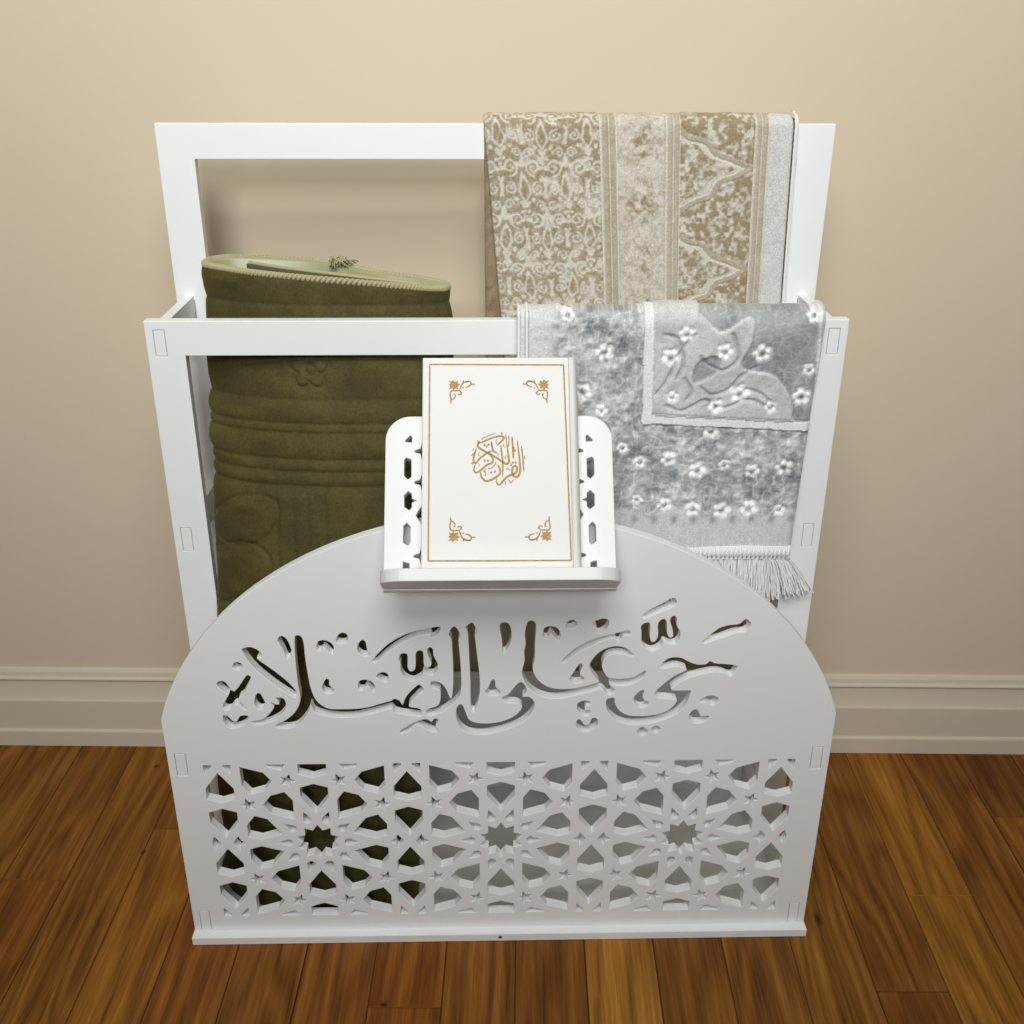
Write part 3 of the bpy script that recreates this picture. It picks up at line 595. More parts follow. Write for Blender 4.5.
def ribbon(bm, pts, wd, taper=True):
    P = catmull(pts, 6, closed=False) if len(pts) > 2 else [tuple(map(float,p)) for p in pts]
    n_ = len(P); Lr=[]; Rr=[]
    for i, p in enumerate(P):
        a_ = P[max(i-1,0)]; b_ = P[min(i+1,n_-1)]; dx, dz = b_[0]-a_[0], b_[1]-a_[1]; l = math.hypot(dx,dz) or 1
        e = min(i, n_-1-i)/(n_-1)*2 if n_ > 2 else 1
        h = wd/2*(0.45+0.55*min(1,e*3)) if taper else wd/2
        Lr.append(bm.verts.new(((p[0]-dz/l*h)/1000, -FO, (p[1]+dx/l*h)/1000)))
        Rr.append(bm.verts.new(((p[0]+dz/l*h)/1000, -FO, (p[1]-dx/l*h)/1000)))
    for i in range(n_-1): bm.faces.new((Lr[i], Rr[i], Rr[i+1], Lr[i+1]))
def thicken(bm, h=0.00016):
    r = bmesh.ops.extrude_face_region(bm, geom=bm.faces[:])
    vs = [v for v in r['geom'] if isinstance(v, bmesh.types.BMVert)]
    bmesh.ops.translate(bm, vec=(0, h, 0), verts=vs)
    bmesh.ops.recalc_face_normals(bm, faces=bm.faces[:])
def diamond(bm, x, z, r):
    vs = [bm.verts.new(((x+r*math.cos(a_))/1000, -FO, (z+r*1.15*math.sin(a_))/1000)) for a_ in (0.2,0.2+math.pi/2,0.2+math.pi,0.2+1.5*math.pi)]
    bm.faces.new(vs)
bm = bmesh.new()
for w_, s_ in CAL: ribbon(bm, parse(s_), w_*0.18)
for (x, z) in parse(CAL_DOTS): diamond(bm, x, z, 1.15)
thicken(bm); me = bm_mesh('gold_calligraphy', bm); me.transform(SM)
book.part('gold_calligraphy', me, GOLD, cover, label='round gold Arabic calligraphy')
bm = bmesh.new()
bx = [(-58.3,122.4),(53.6,121.6),(56.2,-44.8),(-58.4,-44.4)]
for i in range(4):
    a_, b_ = bx[i], bx[(i+1)%4]
    ribbon(bm, [a_, b_], 1.3, False)
thicken(bm); me = bm_mesh('gold_border', bm); me.transform(SM); book.part('gold_border', me, GOLD, cover)
cx_, cs_ = -0.7, 39.8
for sx in (1,-1):
    for sz in (1,-1):
        bm = bmesh.new()
        def mp_(P): return [(cx_+sx*(x-cx_), cs_+sz*(z-cs_)) for x, z in P]
        for w_, s_ in ORN: ribbon(bm, mp_(parse(s_)), w_*0.26)
        fl = parse(ORN_FLOWER); fl = mp_([(-37.9+(x+37.9)*1.22, 103.9+(z-103.9)*1.22) for x, z in fl])
        c0 = bm.verts.new(((sum(p[0] for p in fl)/len(fl))/1000, -FO, (sum(p[1] for p in fl)/len(fl))/1000))
        vv = [bm.verts.new((x/1000, -FO, z/1000)) for x, z in fl]
        for i in range(len(vv)): bm.faces.new((c0, vv[i-1], vv[i]))
        thicken(bm); me = bm_mesh('corner_ornament', bm); me.transform(SM); book.part('corner_ornament', me, GOLD, cover)

# ------------------------------------------------------------------ raster helpers for woven patterns (mm -> pixels at 0.5 mm)
RES = 2.0
class Ras:
    def __init__(s, w, h, v=0.0):
        s.a = np.full((int(h*RES)+1, int(w*RES)+1), v, np.float32); s.w, s.h = w, h
        s.X, s.Z = np.meshgrid(np.arange(s.a.shape[1])/RES, np.arange(s.a.shape[0])/RES)
    def stamp(s, x, z, r, v, soft=0.4, op='max'):
        x0, x1 = int(max(0,(x-r-1)*RES)), int(min(s.a.shape[1],(x+r+2)*RES)); z0, z1 = int(max(0,(z-r-1)*RES)), int(min(s.a.shape[0],(z+r+2)*RES))
        if x1 <= x0 or z1 <= z0: return
        d = np.hypot(s.X[z0:z1,x0:x1]-x, s.Z[z0:z1,x0:x1]-z)
        k = np.clip((r-d)/soft+0.5, 0, 1)*v
        sub = s.a[z0:z1,x0:x1]
        if op == 'max': np.maximum(sub, k, out=sub)
        else: np.minimum(sub, 1-k, out=sub)
    def line(s, P, r, v=1.0, step=0.6, op='max'):
        for (a_, b_) in zip(P, P[1:]):
            l = math.hypot(b_[0]-a_[0], b_[1]-a_[1]); n_ = max(1, int(l/step))
            for k in range(n_+1): s.stamp(a_[0]+(b_[0]-a_[0])*k/n_, a_[1]+(b_[1]-a_[1])*k/n_, r, v, op=op)
    def sample(s, x, z):
        i = np.clip(np.rint(z*RES).astype(int), 0, s.a.shape[0]-1); j = np.clip(np.rint(x*RES).astype(int), 0, s.a.shape[1]-1)
        return s.a[i, j]
def blur(a, k):
    for ax in (0,1):
        c_ = np.cumsum(np.pad(a, [(k+1,k) if i==ax else (0,0) for i in (0,1)], mode='edge'), axis=ax)
        a = (np.take(c_, range(2*k+1, c_.shape[ax]), axis=ax) - np.take(c_, range(0, c_.shape[ax]-2*k-1), axis=ax))/(2*k+1)
    return a
def vnoise(x, z, sc, seed):
    r = np.random.default_rng(seed); G = r.random((96,96))
    u, v = x/sc, z/sc; i, j = np.floor(u).astype(int), np.floor(v).astype(int); fu, fv = u-i, v-j
    fu, fv = fu*fu*(3-2*fu), fv*fv*(3-2*fv)
    g = lambda a_, b_: G[a_ % 96, b_ % 96]
    return (g(i,j)*(1-fu)+g(i+1,j)*fu)*(1-fv) + (g(i,j+1)*(1-fu)+g(i+1,j+1)*fu)*fv
def in_poly(x, z, P):
    ins = np.zeros(x.shape, bool)
    for i in range(len(P)):
        (x0,z0),(x1,z1) = P[i-1], P[i]
        if z0 == z1: continue
        c_ = ((z0 > z) != (z1 > z)) & (x < (x1-x0)*(z-z0)/(z1-z0)+x0); ins ^= c_
    return ins
def spiral(cx, cz, r, a0, turns, sgn, n_=26):
    return [(cx+(r*(1-0.82*t/n_))*math.cos(a0+sgn*turns*2*math.pi*t/n_), cz+(r*(1-0.82*t/n_))*math.sin(a0+sgn*turns*2*math.pi*t/n_)) for t in range(n_+1)]

def hang_path(yf, yb, ztop, zf, zb, r, step):
    """points (y,z) of a cloth centre-line hung over a bar: front bottom -> over -> back bottom, returned with arc length"""
    P = []
    nf = int((ztop-r-zf)/step)
    for k in range(nf): P.append((yf, zf+(ztop-r-zf)*k/nf))
    ym = (yf+yb)/2; ry = (yb-yf)/2
    na = max(8, int(math.pi*ry/step))
    for k in range(na+1):
        t = math.pi*k/na; P.append((ym-ry*math.cos(t), ztop-r+r*math.sin(t)))
    nb = max(4, int((ztop-r-zb)/(step*3)))
    for k in range(1, nb+1): P.append((yb, ztop-r-(ztop-r-zb)*k/nb))
    return np.array(P)

# ------------------------------------------------------------------ gold rug over the back frame
def gold_rug():
    th = Thing('prayer_rug', (0.13, D2+T/2, 0.43), 'beige and gold damask prayer rug draped over the top bar of the back frame', 'rug')
    Wd = 280.0; Hh = 400.0
    R = Ras(Wd, Hh)          # 1 = gold ground, 0 = cream ; z down from the fold
    # damask scrolls in cream on gold
    def motif(cx, cz):
        for sx in (-1,1):
            R.line([(cx, cz+26),(cx+sx*5,cz+18),(cx+sx*3,cz+8),(cx,cz)], 0.9)
            R.line(spiral(cx+sx*11, cz-3, 7.5, math.pi/2, 1.5, sx), 0.95)
            R.line(spiral(cx+sx*12, cz+15, 5.6, -math.pi/2, 1.4, -sx), 0.85)
            R.line(spiral(cx+sx*5.5, cz-16, 4.6, 0 if sx>0 else math.pi, 1.3, -sx), 0.8)
            R.line([(cx+sx*18,cz+6),(cx+sx*21,cz+12),(cx+sx*19,cz+22)], 1.2)
            for k in range(3): R.stamp(cx+sx*(17+3*k), cz-10+4*k, 1.7, 1)
            R.stamp(cx+sx*4, cz-6, 2.3, 1); R.stamp(cx+sx*7.5, cz+24, 2.0, 1); R.stamp(cx+sx*22, cz-2, 1.8, 1)
        for (dx,dz,r_) in ((0,-7,3.4),(0,-11,2.4),(0,-14.5,1.4),(0,3,2.2),(0,30,2.8),(3,27,1.6),(-3,27,1.6),(0,35,1.5)): R.stamp(cx+dx, cz+dz, r_, 1)
    for j in range(-1, 9):
        for i in range(-1, 5):
            motif(12+i*40 + (20 if j % 2 else 0), 12+j*46)
    X, Z = R.X, R.Z
    wx = X+3.5*(vnoise(X,Z,18,61)-0.5)+1.2*(vnoise(X,Z,6,62)-0.5); wz = Z+3.5*(vnoise(X,Z,17,63)-0.5)+1.2*(vnoise(X,Z,6,64)-0.5)
    scr = R.sample(np.clip(wx,0,Wd), np.clip(wz,0,Hh)).astype(np.float32)
    scr = blur(scr, 1)
    wob = (vnoise(X, Z, 3.0, 3)-0.5)*0.35 + (vnoise(X, Z, 1.2, 5)-0.5)*0.5
    patch = np.clip((vnoise(X,Z,13,71)*0.6+vnoise(X,Z,6,72)*0.4-0.56)*5,0,1)
    left = np.clip(0.5+((1-scr)-0.5)*0.95 - 0.55*patch + wob*1.2 - 0.0009*Z, 0, 1)  # the Z term pales the field downwards: fabric sheen put into the colour
    # cream blossom patches (woven), concentrated in a diamond trellis
    tre = np.abs(((X-12+ (Z/46.0)*20) % 40)-20)/20.0
    # middle panel: small worn medallions
    mid = vnoise(X, Z, 5.5, 11)*0.5 + vnoise(X, Z, 2.4, 12)*0.5
    med = np.exp(-(((X-142)/15)**2 + (((Z-8) % 52 - 26)/17)**2))
    midp = np.clip(0.10 + 2.2*(mid-0.42)*(0.25+med) + 0.30*med + wob*0.8, 0, 1)
    # arch panel: gold ground with cream outlined arches
    A = Ras(Wd, Hh); pts=[]
    def arch_pts(z0):
        return [(174,z0),(180,z0+7),(190,z0+10),(199,z0+14),(206,z0+20),(218,z0+24),(228,z0+29),(240,z0+37),(228,z0+42),(216,z0+47),(208,z0+55),(198,z0+62),(186,z0+66),(179,z0+70),(174,z0+80)]
    arches = []
    for k in range(-1,5):
        z0 = 18+93*k
        arches.append(catmull([(174,z0),(184,z0+10),(200,z0+14),(210,z0+24),(226,z0+30),(243,z0+37)], 6, False)[:] + catmull([(243,z0+37),(228,z0+45),(214,z0+50),(206,z0+62),(190,z0+68),(177,z0+78),(174,z0+93)], 6, False)[1:])
    for P_ in arches: A.line(P_, 2.1)
    B = Ras(Wd, Hh)
    for P_ in arches:
        B.line([(x-(6.0 if x < 236 else 4), z) for x, z in P_], 3.0)
    inside = np.zeros(X.shape, bool)
    for P_ in arches: inside |= in_poly(X, Z, [(170, P_[0][1])] + list(P_) + [(170, P_[-1][1])])
    blob = vnoise(X, Z, 4.0, 21)*0.6 + vnoise(X, Z, 1.8, 22)*0.4
    inner = np.clip(0.62 + 2.6*(blob-0.5) + wob*0.6, 0, 1)
    # little cream crosses outside the arches
    outer = np.clip(0.66 + 3.2*(vnoise(X, Z, 2.6, 31)*0.5+vnoise(X+40, Z, 4.6, 32)*0.5-0.47) + wob, 0, 1)
    archp = np.where(inside, inner, outer)
    archp = np.where(blur(B.a, 2) > 0.35, 0.06, archp)
    archp = np.where(blur(A.a, 1) > 0.4, 0.62 + 0.3*wob, archp)
    g = left
    g = np.where(X > 103, 0.12, g); g = np.where((X > 106.5) & (X < 118), 0.60+0.5*wob, g); g = np.where((X > 111.6)&(X < 112.8), 0.15, g)
    g = np.where(X > 119.5, midp, g)
    g = np.where(X > 163.5, 0.10, g); g = np.where((X > 166) & (X < 176.5), 0.50+0.4*wob, g); g = np.where((X>170.6)&(X<171.8), 0.2, g)
    g = np.where(X > 177.5, archp, g)
    g = np.where(X > 245, 0.18, g); g = np.where((X > 247.5)&(X < 257.0), 0.52+0.4*wob, g); g = np.where((X>251.8)&(X<253), 0.15, g)
    g = np.where(X > 258.5, -1, g)
    cream = np.array((0.68, 0.64, 0.55)); gold = np.array((0.34, 0.265, 0.15)); silver = np.array((0.66, 0.66, 0.635))
    gg = np.clip(g, 0, 1)[..., None]
    col = cream*(1-gg) + gold*gg
    col = np.where((g < 0)[..., None], silver, col)
    # relief (metres, + is out)
    gr = np.zeros(X.shape, np.float32)
    for x_ in (104.5, 112.2, 119, 164.8, 171.2, 177.4, 246, 252.4, 258): gr -= 0.0020*np.exp(-((X-x_)/1.1)**2)
    Ag = blur(A.a, 1); gr -= 0.0022*np.clip(blur(A.a, 4)-0.35*Ag, 0, 1)*((X > 177)&(X < 247)); gr += 0.0012*Ag*((X > 177)&(X < 247))
    gr += 0.0006*(blur(np.clip(g,0,1).astype(np.float32), 1)-0.5) + 0.0008*(vnoise(X, Z, 9, 41)-0.5)
    # geometry
    path = hang_path(D2-0.0085, D2+T+0.0085, H3+0.0092, 0.43, 0.47, 0.0115, 0.0009)
    nu = 300; nv = len(path)
    u = np.linspace(0, 1, nu)[None, :]; y = path[:,0][:,None]; z = path[:,1][:,None]
    front = y < D2+T/2
    d = (H3+0.0092-z)
    xl = np.where(front, -0.0128 + np.clip(d,0,1)*0.086, -0.0125 + 0*d); xr = np.where(front, 0.2688+np.clip(d,0,1)*0.034, 0.2688+0*d)
    x = xl + (xr-xl)*u
    seg = np.r_[0, np.cumsum(np.hypot(np.diff(path[:,0]), np.diff(path[:,1])))]
    itop = int(np.argmax(path[:,1])); arc = np.abs(seg - seg[itop])[:,None]*1000 + 0*u
    um = u*Wd + 0*z
    um2 = np.where(front, um, Wd-um)
    cc = np.zeros((nv,nu,3)); R.a = col[...,0]; 
    for k in range(3): R.a = col[...,k]; cc[...,k] = R.sample(um2, arc)
    R.a = gr; rel = R.sample(um2, arc)
    ny = path - np.array([D2+T/2, 0]); 
    tang = np.gradient(path, axis=0); nrm = np.stack([-tang[:,1], tang[:,0]], 1); nrm /= np.linalg.norm(nrm, axis=1, keepdims=True)
    wave = 0.0016*np.sin(u*9+1.0)*np.clip(d*4,0,1) * np.where(front,1,0)
    edge = np.clip(np.minimum(u, 1-u)*nu/5, 0, 1); rel = rel - 0.0018*(1-edge)**2
    P = np.stack([x + 0*z, y + nrm[:,0:1]*(rel) - np.abs(wave), z + nrm[:,1:2]*rel + 0*u], -1)
    me = grid_mesh('rug_pile', P, cc, thick=0.0034)
    th.part('rug_pile', me, GOLDRUG, label='gold scrolls and arches woven on a cream ground, plain silver border at right')
    # second layer: the rug is folded lengthways, the under half shows at both sides
    pathb = hang_path(D2-0.0018, D2+T+0.0018, H3+0.0052, 0.46, 0.52, 0.0052, 0.004)
    uu = np.linspace(0,1,60)[None,:]; yb = pathb[:,0][:,None]; zb = pathb[:,1][:,None]
    xb = (-0.0120 + (0.2745+0.0120)*uu) + 0*zb
    um = uu*Wd + 0*zb; arc = np.abs(H3-zb)*1000 + 0*uu
    cb = np.zeros((len(pathb),60,3))
    dk = 0.55
    for k in range(3): R.a = col[...,k]; cb[...,k] = (0.30,0.22,0.13)[k]*(0.7+0.6*vnoise(um, arc, 5.0, 91))  # dulled gold-brown: shading of the rear layer put into its colour
    Pb = np.stack([xb, yb+0*uu, zb+0*uu], -1)
    th.part('rug_underside', grid_mesh('rug_underside', Pb, cb, thick=0.0012), GOLDRUG, label='folded-under half of the rug')
    # corded edges at right
    bm = bmesh.new()
    for k, (xo, yo) in enumerate(((0.0012,-0.0105),(0.0036,-0.0060))):
        pts = [( 0.2688+(H3+0.0092-z_)*0.034+xo, D2+yo, z_) for z_ in np.linspace(0.44, H3+0.001, 120)]
        pts += [(0.2688+xo, D2+T/2-math.cos(t)*(T/2-yo), H3+0.001+0.0095*math.sin(t)*(1 if k==0 else 0.75)) for t in np.linspace(0.15, 1.5, 10)]
        tube(bm, pts, [0.0011+0.00022*(i%2) for i in range(len(pts))], 6)
    th.part('edge_cord', bm_mesh('edge_cord', bm, True), CORD_W, label='white corded selvedge')
gold_rug()

# ------------------------------------------------------------------ silver rug over the middle frame
def silver_rug():
    th = Thing('prayer_rug', (0.15, D1+T/2, 0.33), 'silver grey velvet prayer rug with white flowers and fringe, draped over the middle frame', 'rug')
    ZT = H2+0.0130
    Wd, Hh = 272.0, 262.0     # raster x: mm from x=0.0135 ; z: mm below ZT along the front
    XO = 13.5
    R = Ras(Wd, Hh); X, Z = R.X, R.Z
    px = X+XO; pz = ZT*1000-Z
    wn = vnoise(X,Z,2.2,1)-0.5; w2 = vnoise(X,Z,6,2)-0.5; w3 = vnoise(X,Z,16,3)-0.5
    # ridged squiggles = crushed pale vine strokes on grey
    rid = 1-np.abs(2*vnoise(X,Z,5.5,6)-1); rid2 = 1-np.abs(2*vnoise(X+9,Z,9.5,8)-1)
    vine = np.clip((rid-0.80)*4.5,0,1)*0.5 + np.clip((rid2-0.86)*5,0,1)*0.6
    g0 = np.clip(0.34 + 0.42*w3 + 0.20*wn + 0.42*w2 + 0.62*vine, 0, 1)   # 0 grey .. 1 white
    g = g0.copy(); hgt = 0.0008*wn + 0.0026*w2
    # flowers
    fl = parse(SILVER_FLOWERS)
    F = Ras(Wd, Hh); FC = Ras(Wd, Hh)
    for i,(fx,fz) in enumerate(fl):
        x0, z0 = fx-XO, ZT*1000-fz; rot = i*0.7; s_ = 1.0+0.25*math.sin(i*2.1)
        for k in range(5):
            a_ = rot+k*2*math.pi/5; F.stamp(x0+4.6*s_*math.cos(a_), z0+4.6*s_*math.sin(a_), 2.5*s_, 1, 1.6)
        FC.stamp(x0, z0, 2.2, 1, 1.2)
    Fl = blur(F.a, 2); Fc = blur(FC.a, 1)
    # upper right field: pale leafy panel, dark lobed field at right
    dark = in_poly(px, pz, catmull(parse(SILVER_DARK), 5)); leaf = in_poly(px, pz, catmull(parse(SILVER_LEAF), 5))
    field = (px > 135) & (pz > 518-0.05*(px-135))
    dkf = blur(dark.astype(np.float32), 2); lff = blur(leaf.astype(np.float32), 2)
    L_ = Ras(Wd, Hh)
    for s_ in ("140,545 150,560 160,585 172,600", "150,535 165,530 185,540 200,532 225,540 245,530", "145,600 158,595 163,575 158,560", "205,600 212,580 200,568 185,572 178,580", "180,552 190,545 205,550 215,562 230,570","222,550 235,545 250,530", "165,560 172,548 168,540"):
        L_.line([(x-XO, ZT*1000-z) for x, z in catmull(parse(s_), 5, False)], 1.2)
    grooves = blur(L_.a, 2)
    gp = np.clip(0.60 + 0.22*w3 + 0.12*wn - 0.30*grooves, 0, 1)
    gd = np.clip(0.22 + 0.28*w3 + 0.10*wn + 0.35*np.clip(vine,0,1), 0, 1)
    gpan = gp*(1-dkf) + gd*dkf; gpan = gpan*(1-lff) + (0.22+0.2*wn)*lff
    rim = np.abs(dkf-0.5) < 0.35
    gpan = np.where(rim, gpan+0.28, gpan)
    g = np.where(field, gpan, g)
    hgt = np.where(field, 0.0032*(1-dkf)-0.0022*grooves - 0.0025*lff + 0.0007*w2 + 0.0003*wn, hgt)
    # lower plain border below a zigzag
    zz = 428 + 5.0*np.sin(px/8.3*1.0) + 3*w2
    pl = np.clip((zz-pz)/6+0.5, 0, 1)
    plain = 0.70 + 0.08*wn + 0.10*(vnoise(X*2.0, Z*0.12, 3.0, 9)-0.5) + 0.10*w3
    g = g*(1-pl) + plain*pl; hgt = hgt*(1-pl)
    # grey tulips hanging under the zigzag
    for k in range(9):
        tx = 128+k*18.5-XO; tz = ZT*1000-421
        e = np.exp(-(((X-tx)/3.2)**2+((Z-tz)/4.5)**2)); g = g - 0.5*e*(pl)
    # left plain border near the corded edge
    lb = np.clip((48-px)/8+0.5, 0, 1)*(np.clip((pz-560)/10,0,1)); g = g*(1-lb) + (0.68+0.08*wn)*lb; hgt = hgt*(1-lb*0.7)
    # flowers on top of everything
    Fl = blur(Fl.astype(np.float32), 2)*(0.7+0.8*vnoise(X,Z,2.5,77))
    g = g + 0.85*Fl - 0.35*Fc; hgt = hgt + (-0.0026)*Fl + 0.0016*Fc
    # braids
    vb = (px > 126.6+ (622-pz)*0.028) & (px < 135.0+(622-pz)*0.028) & (pz > 516)
    zc = 521.5 - 0.055*(px-132); hb = (np.abs(pz-zc) < 4.3) & (px > 128)
    br = vb | hb; brf = blur(br.astype(np.float32), 1)
    tw = 0.5+0.5*np.where(hb, np.sin((px+pz*0.7)*2.6), np.sin((pz+px*0.7)*2.6))
    g = np.where(br, 0.90+0.10*tw, g); hgt = np.where(br, 0.0012+0.0006*tw, hgt - 0.0030*np.clip(blur(br.astype(np.float32),5)-brf,0,1))
    g = np.clip(g, 0, 1)[...,None]
    grey = np.array((0.195,0.205,0.215)); wht = np.array((0.90,0.90,0.89))
    col = grey*(1-g) + wht*g
    path = hang_path(D1-0.0098, D1+T+0.0098, ZT, 0.391, 0.43, 0.0170, 0.0009)
    nu = 300; u = np.linspace(0,1,nu)[None,:]; y = path[:,0][:,None]; z = path[:,1][:,None]
    d = ZT-z
    xl = 0.0180+0*d; xr = 0.2862 - np.clip(d,0,1)*0.026; x = xl+(xr-xl)*u
    front = y < D1+T/2
    seg = np.r_[0, np.cumsum(np.hypot(np.diff(path[:,0]), np.diff(path[:,1])))]
    itop = int(np.argmax(path[:,1])); arcz = np.abs(seg-seg[itop])[:,None]*1000*np.where(front,1,1) + 0*u
    # the arc over the fold is longer than the height it loses; keep the raster aligned with the flat part
    corr = (seg[itop]-seg[0])*1000 - (ZT-0.391)*1000
    arcz = np.clip(arcz-corr, 0, Hh-1)
    xm = x*1000-XO + 0*z
    cc = np.zeros((len(path),nu,3))
    for k in range(3): R.a = col[...,k].astype(np.float32); cc[...,k] = R.sample(xm, arcz)
    R.a = hgt.astype(np.float32); rel = R.sample(xm, arcz)
    tang = np.gradient(path, axis=0); nrm = np.stack([-tang[:,1], tang[:,0]],1); nrm /= np.linalg.norm(nrm,axis=1,keepdims=True)
    edge = np.clip(np.minimum(u+0.02, 1-u)*nu/7, 0, 1); rel = rel - 0.0035*(1-edge)**2*(u > 0.5) 
    rel = np.clip(rel, -0.0034, 0.006)
    puff = 0.0015*np.sin(u*7.0+0.5)*np.clip(d*5,0,1)
    P = np.stack([x+0*z, y + nrm[:,0:1]*rel - np.where(front, np.abs(puff), 0), z + nrm[:,1:2]*rel + 0*u], -1)
    th.part('rug_pile', grid_mesh('rug_pile', P, cc, thick=0.0030), SILVRUG, label='silver velvet with white flowers, white braid lines and a plain lower border')
    # under half of the folded rug
    pb = hang_path(D1-0.0028, D1+T+0.0028, H2+0.0080, 0.400, 0.46, 0.0080, 0.004)
    uu = np.linspace(0,1,40)[None,:]; yb = pb[:,0][:,None]; zb = pb[:,1][:,None]
    Pb = np.stack([0.0215+(0.2800-0.0215)*uu+0*zb, yb+0*uu, zb+0*uu], -1)
    th.part('rug_underside', grid_mesh('rug_underside', Pb, np.full((len(pb),40,3), 0.62), thick=0.0016), SILVRUG, label='folded-under half of the rug')
    bm = bmesh.new()
    for xo, yo, zt in ((0.0172, D1-0.0108, ZT-0.002), (0.0243, D1-0.0135, ZT-0.001)):
        pts = [(xo, yo, z_) for z_ in np.arange(0.395, zt-0.006, 0.0011)]
        pts += [(xo, D1+T/2-math.cos(t)*(D1+T/2-yo), zt-0.006+0.0062*math.sin(t)) for t in np.linspace(0.2, 2.2, 14)]
        tube(bm, pts, [0.0013+0.0004*(i%2) for i in range(len(pts))], 6)
    th.part('edge_cord', bm_mesh('edge_cord', bm, True), CORD_W, label='two white corded edges')
    # whip-stitched hem
    bm = bmesh.new()
    yh = D1-0.0095
    xs = np.arange(0.0200, 0.2790, 0.0042)
    for x_ in xs:
        tube(bm, [(x_-0.0010, yh-0.0020, 0.3800),(x_+0.0002, yh-0.0044, 0.3855),(x_+0.0016, yh-0.0020, 0.3915)], [0.0008,0.0016,0.0009], 6)
    tube(bm, [(0.0185, yh-0.0010, 0.3796+0.0002),(0.15, yh-0.0012, 0.3788),(0.2800, yh-0.0010, 0.3790)], 0.0014, 6)
    add_box(bm, 0.0185, 0.2798, yh-0.0018, yh+0.0028, 0.3796, 0.3920, bev=0.0008)
    hem = th.part('stitched_hem', bm_mesh('stitched_hem', bm, True), CORD_W, label='white whip-stitched hem')
    # fringe
    bm = bmesh.new()
    r_ = random.Random(3)
    for i in range(1000):
        t = (i*0.6180339) % 1.0; x0 = 0.0200+0.2590*t
        fan = max(0.0, (x0-0.235)/0.044); ln = r_.uniform(0.044, 0.056)*(1-0.10*fan)
        ex = r_.uniform(-0.004,0.004)+fan*fan*0.024; y0 = yh + r_.uniform(-0.0020,0.0035); ey = r_.uniform(-0.005,0.002)
        ph = r_.uniform(0,6.28); pts = []
        for k in range(7):
            s_ = k/6
            pts.append((x0+ex*(s_**0.8)+0.0009*math.sin(ph+s_*9)*s_, y0+ey*s_+0.0010*math.sin(ph*1.7+s_*7)*s_, 0.3788-ln*(s_-0.16*fan*s_)))
        tube(bm, pts, 0.00075, 4, cap=False)
    th.part('fringe', bm_mesh('fringe', bm, True), CORD_W, hem, kind='stuff', label='white thread fringe')
silver_rug()

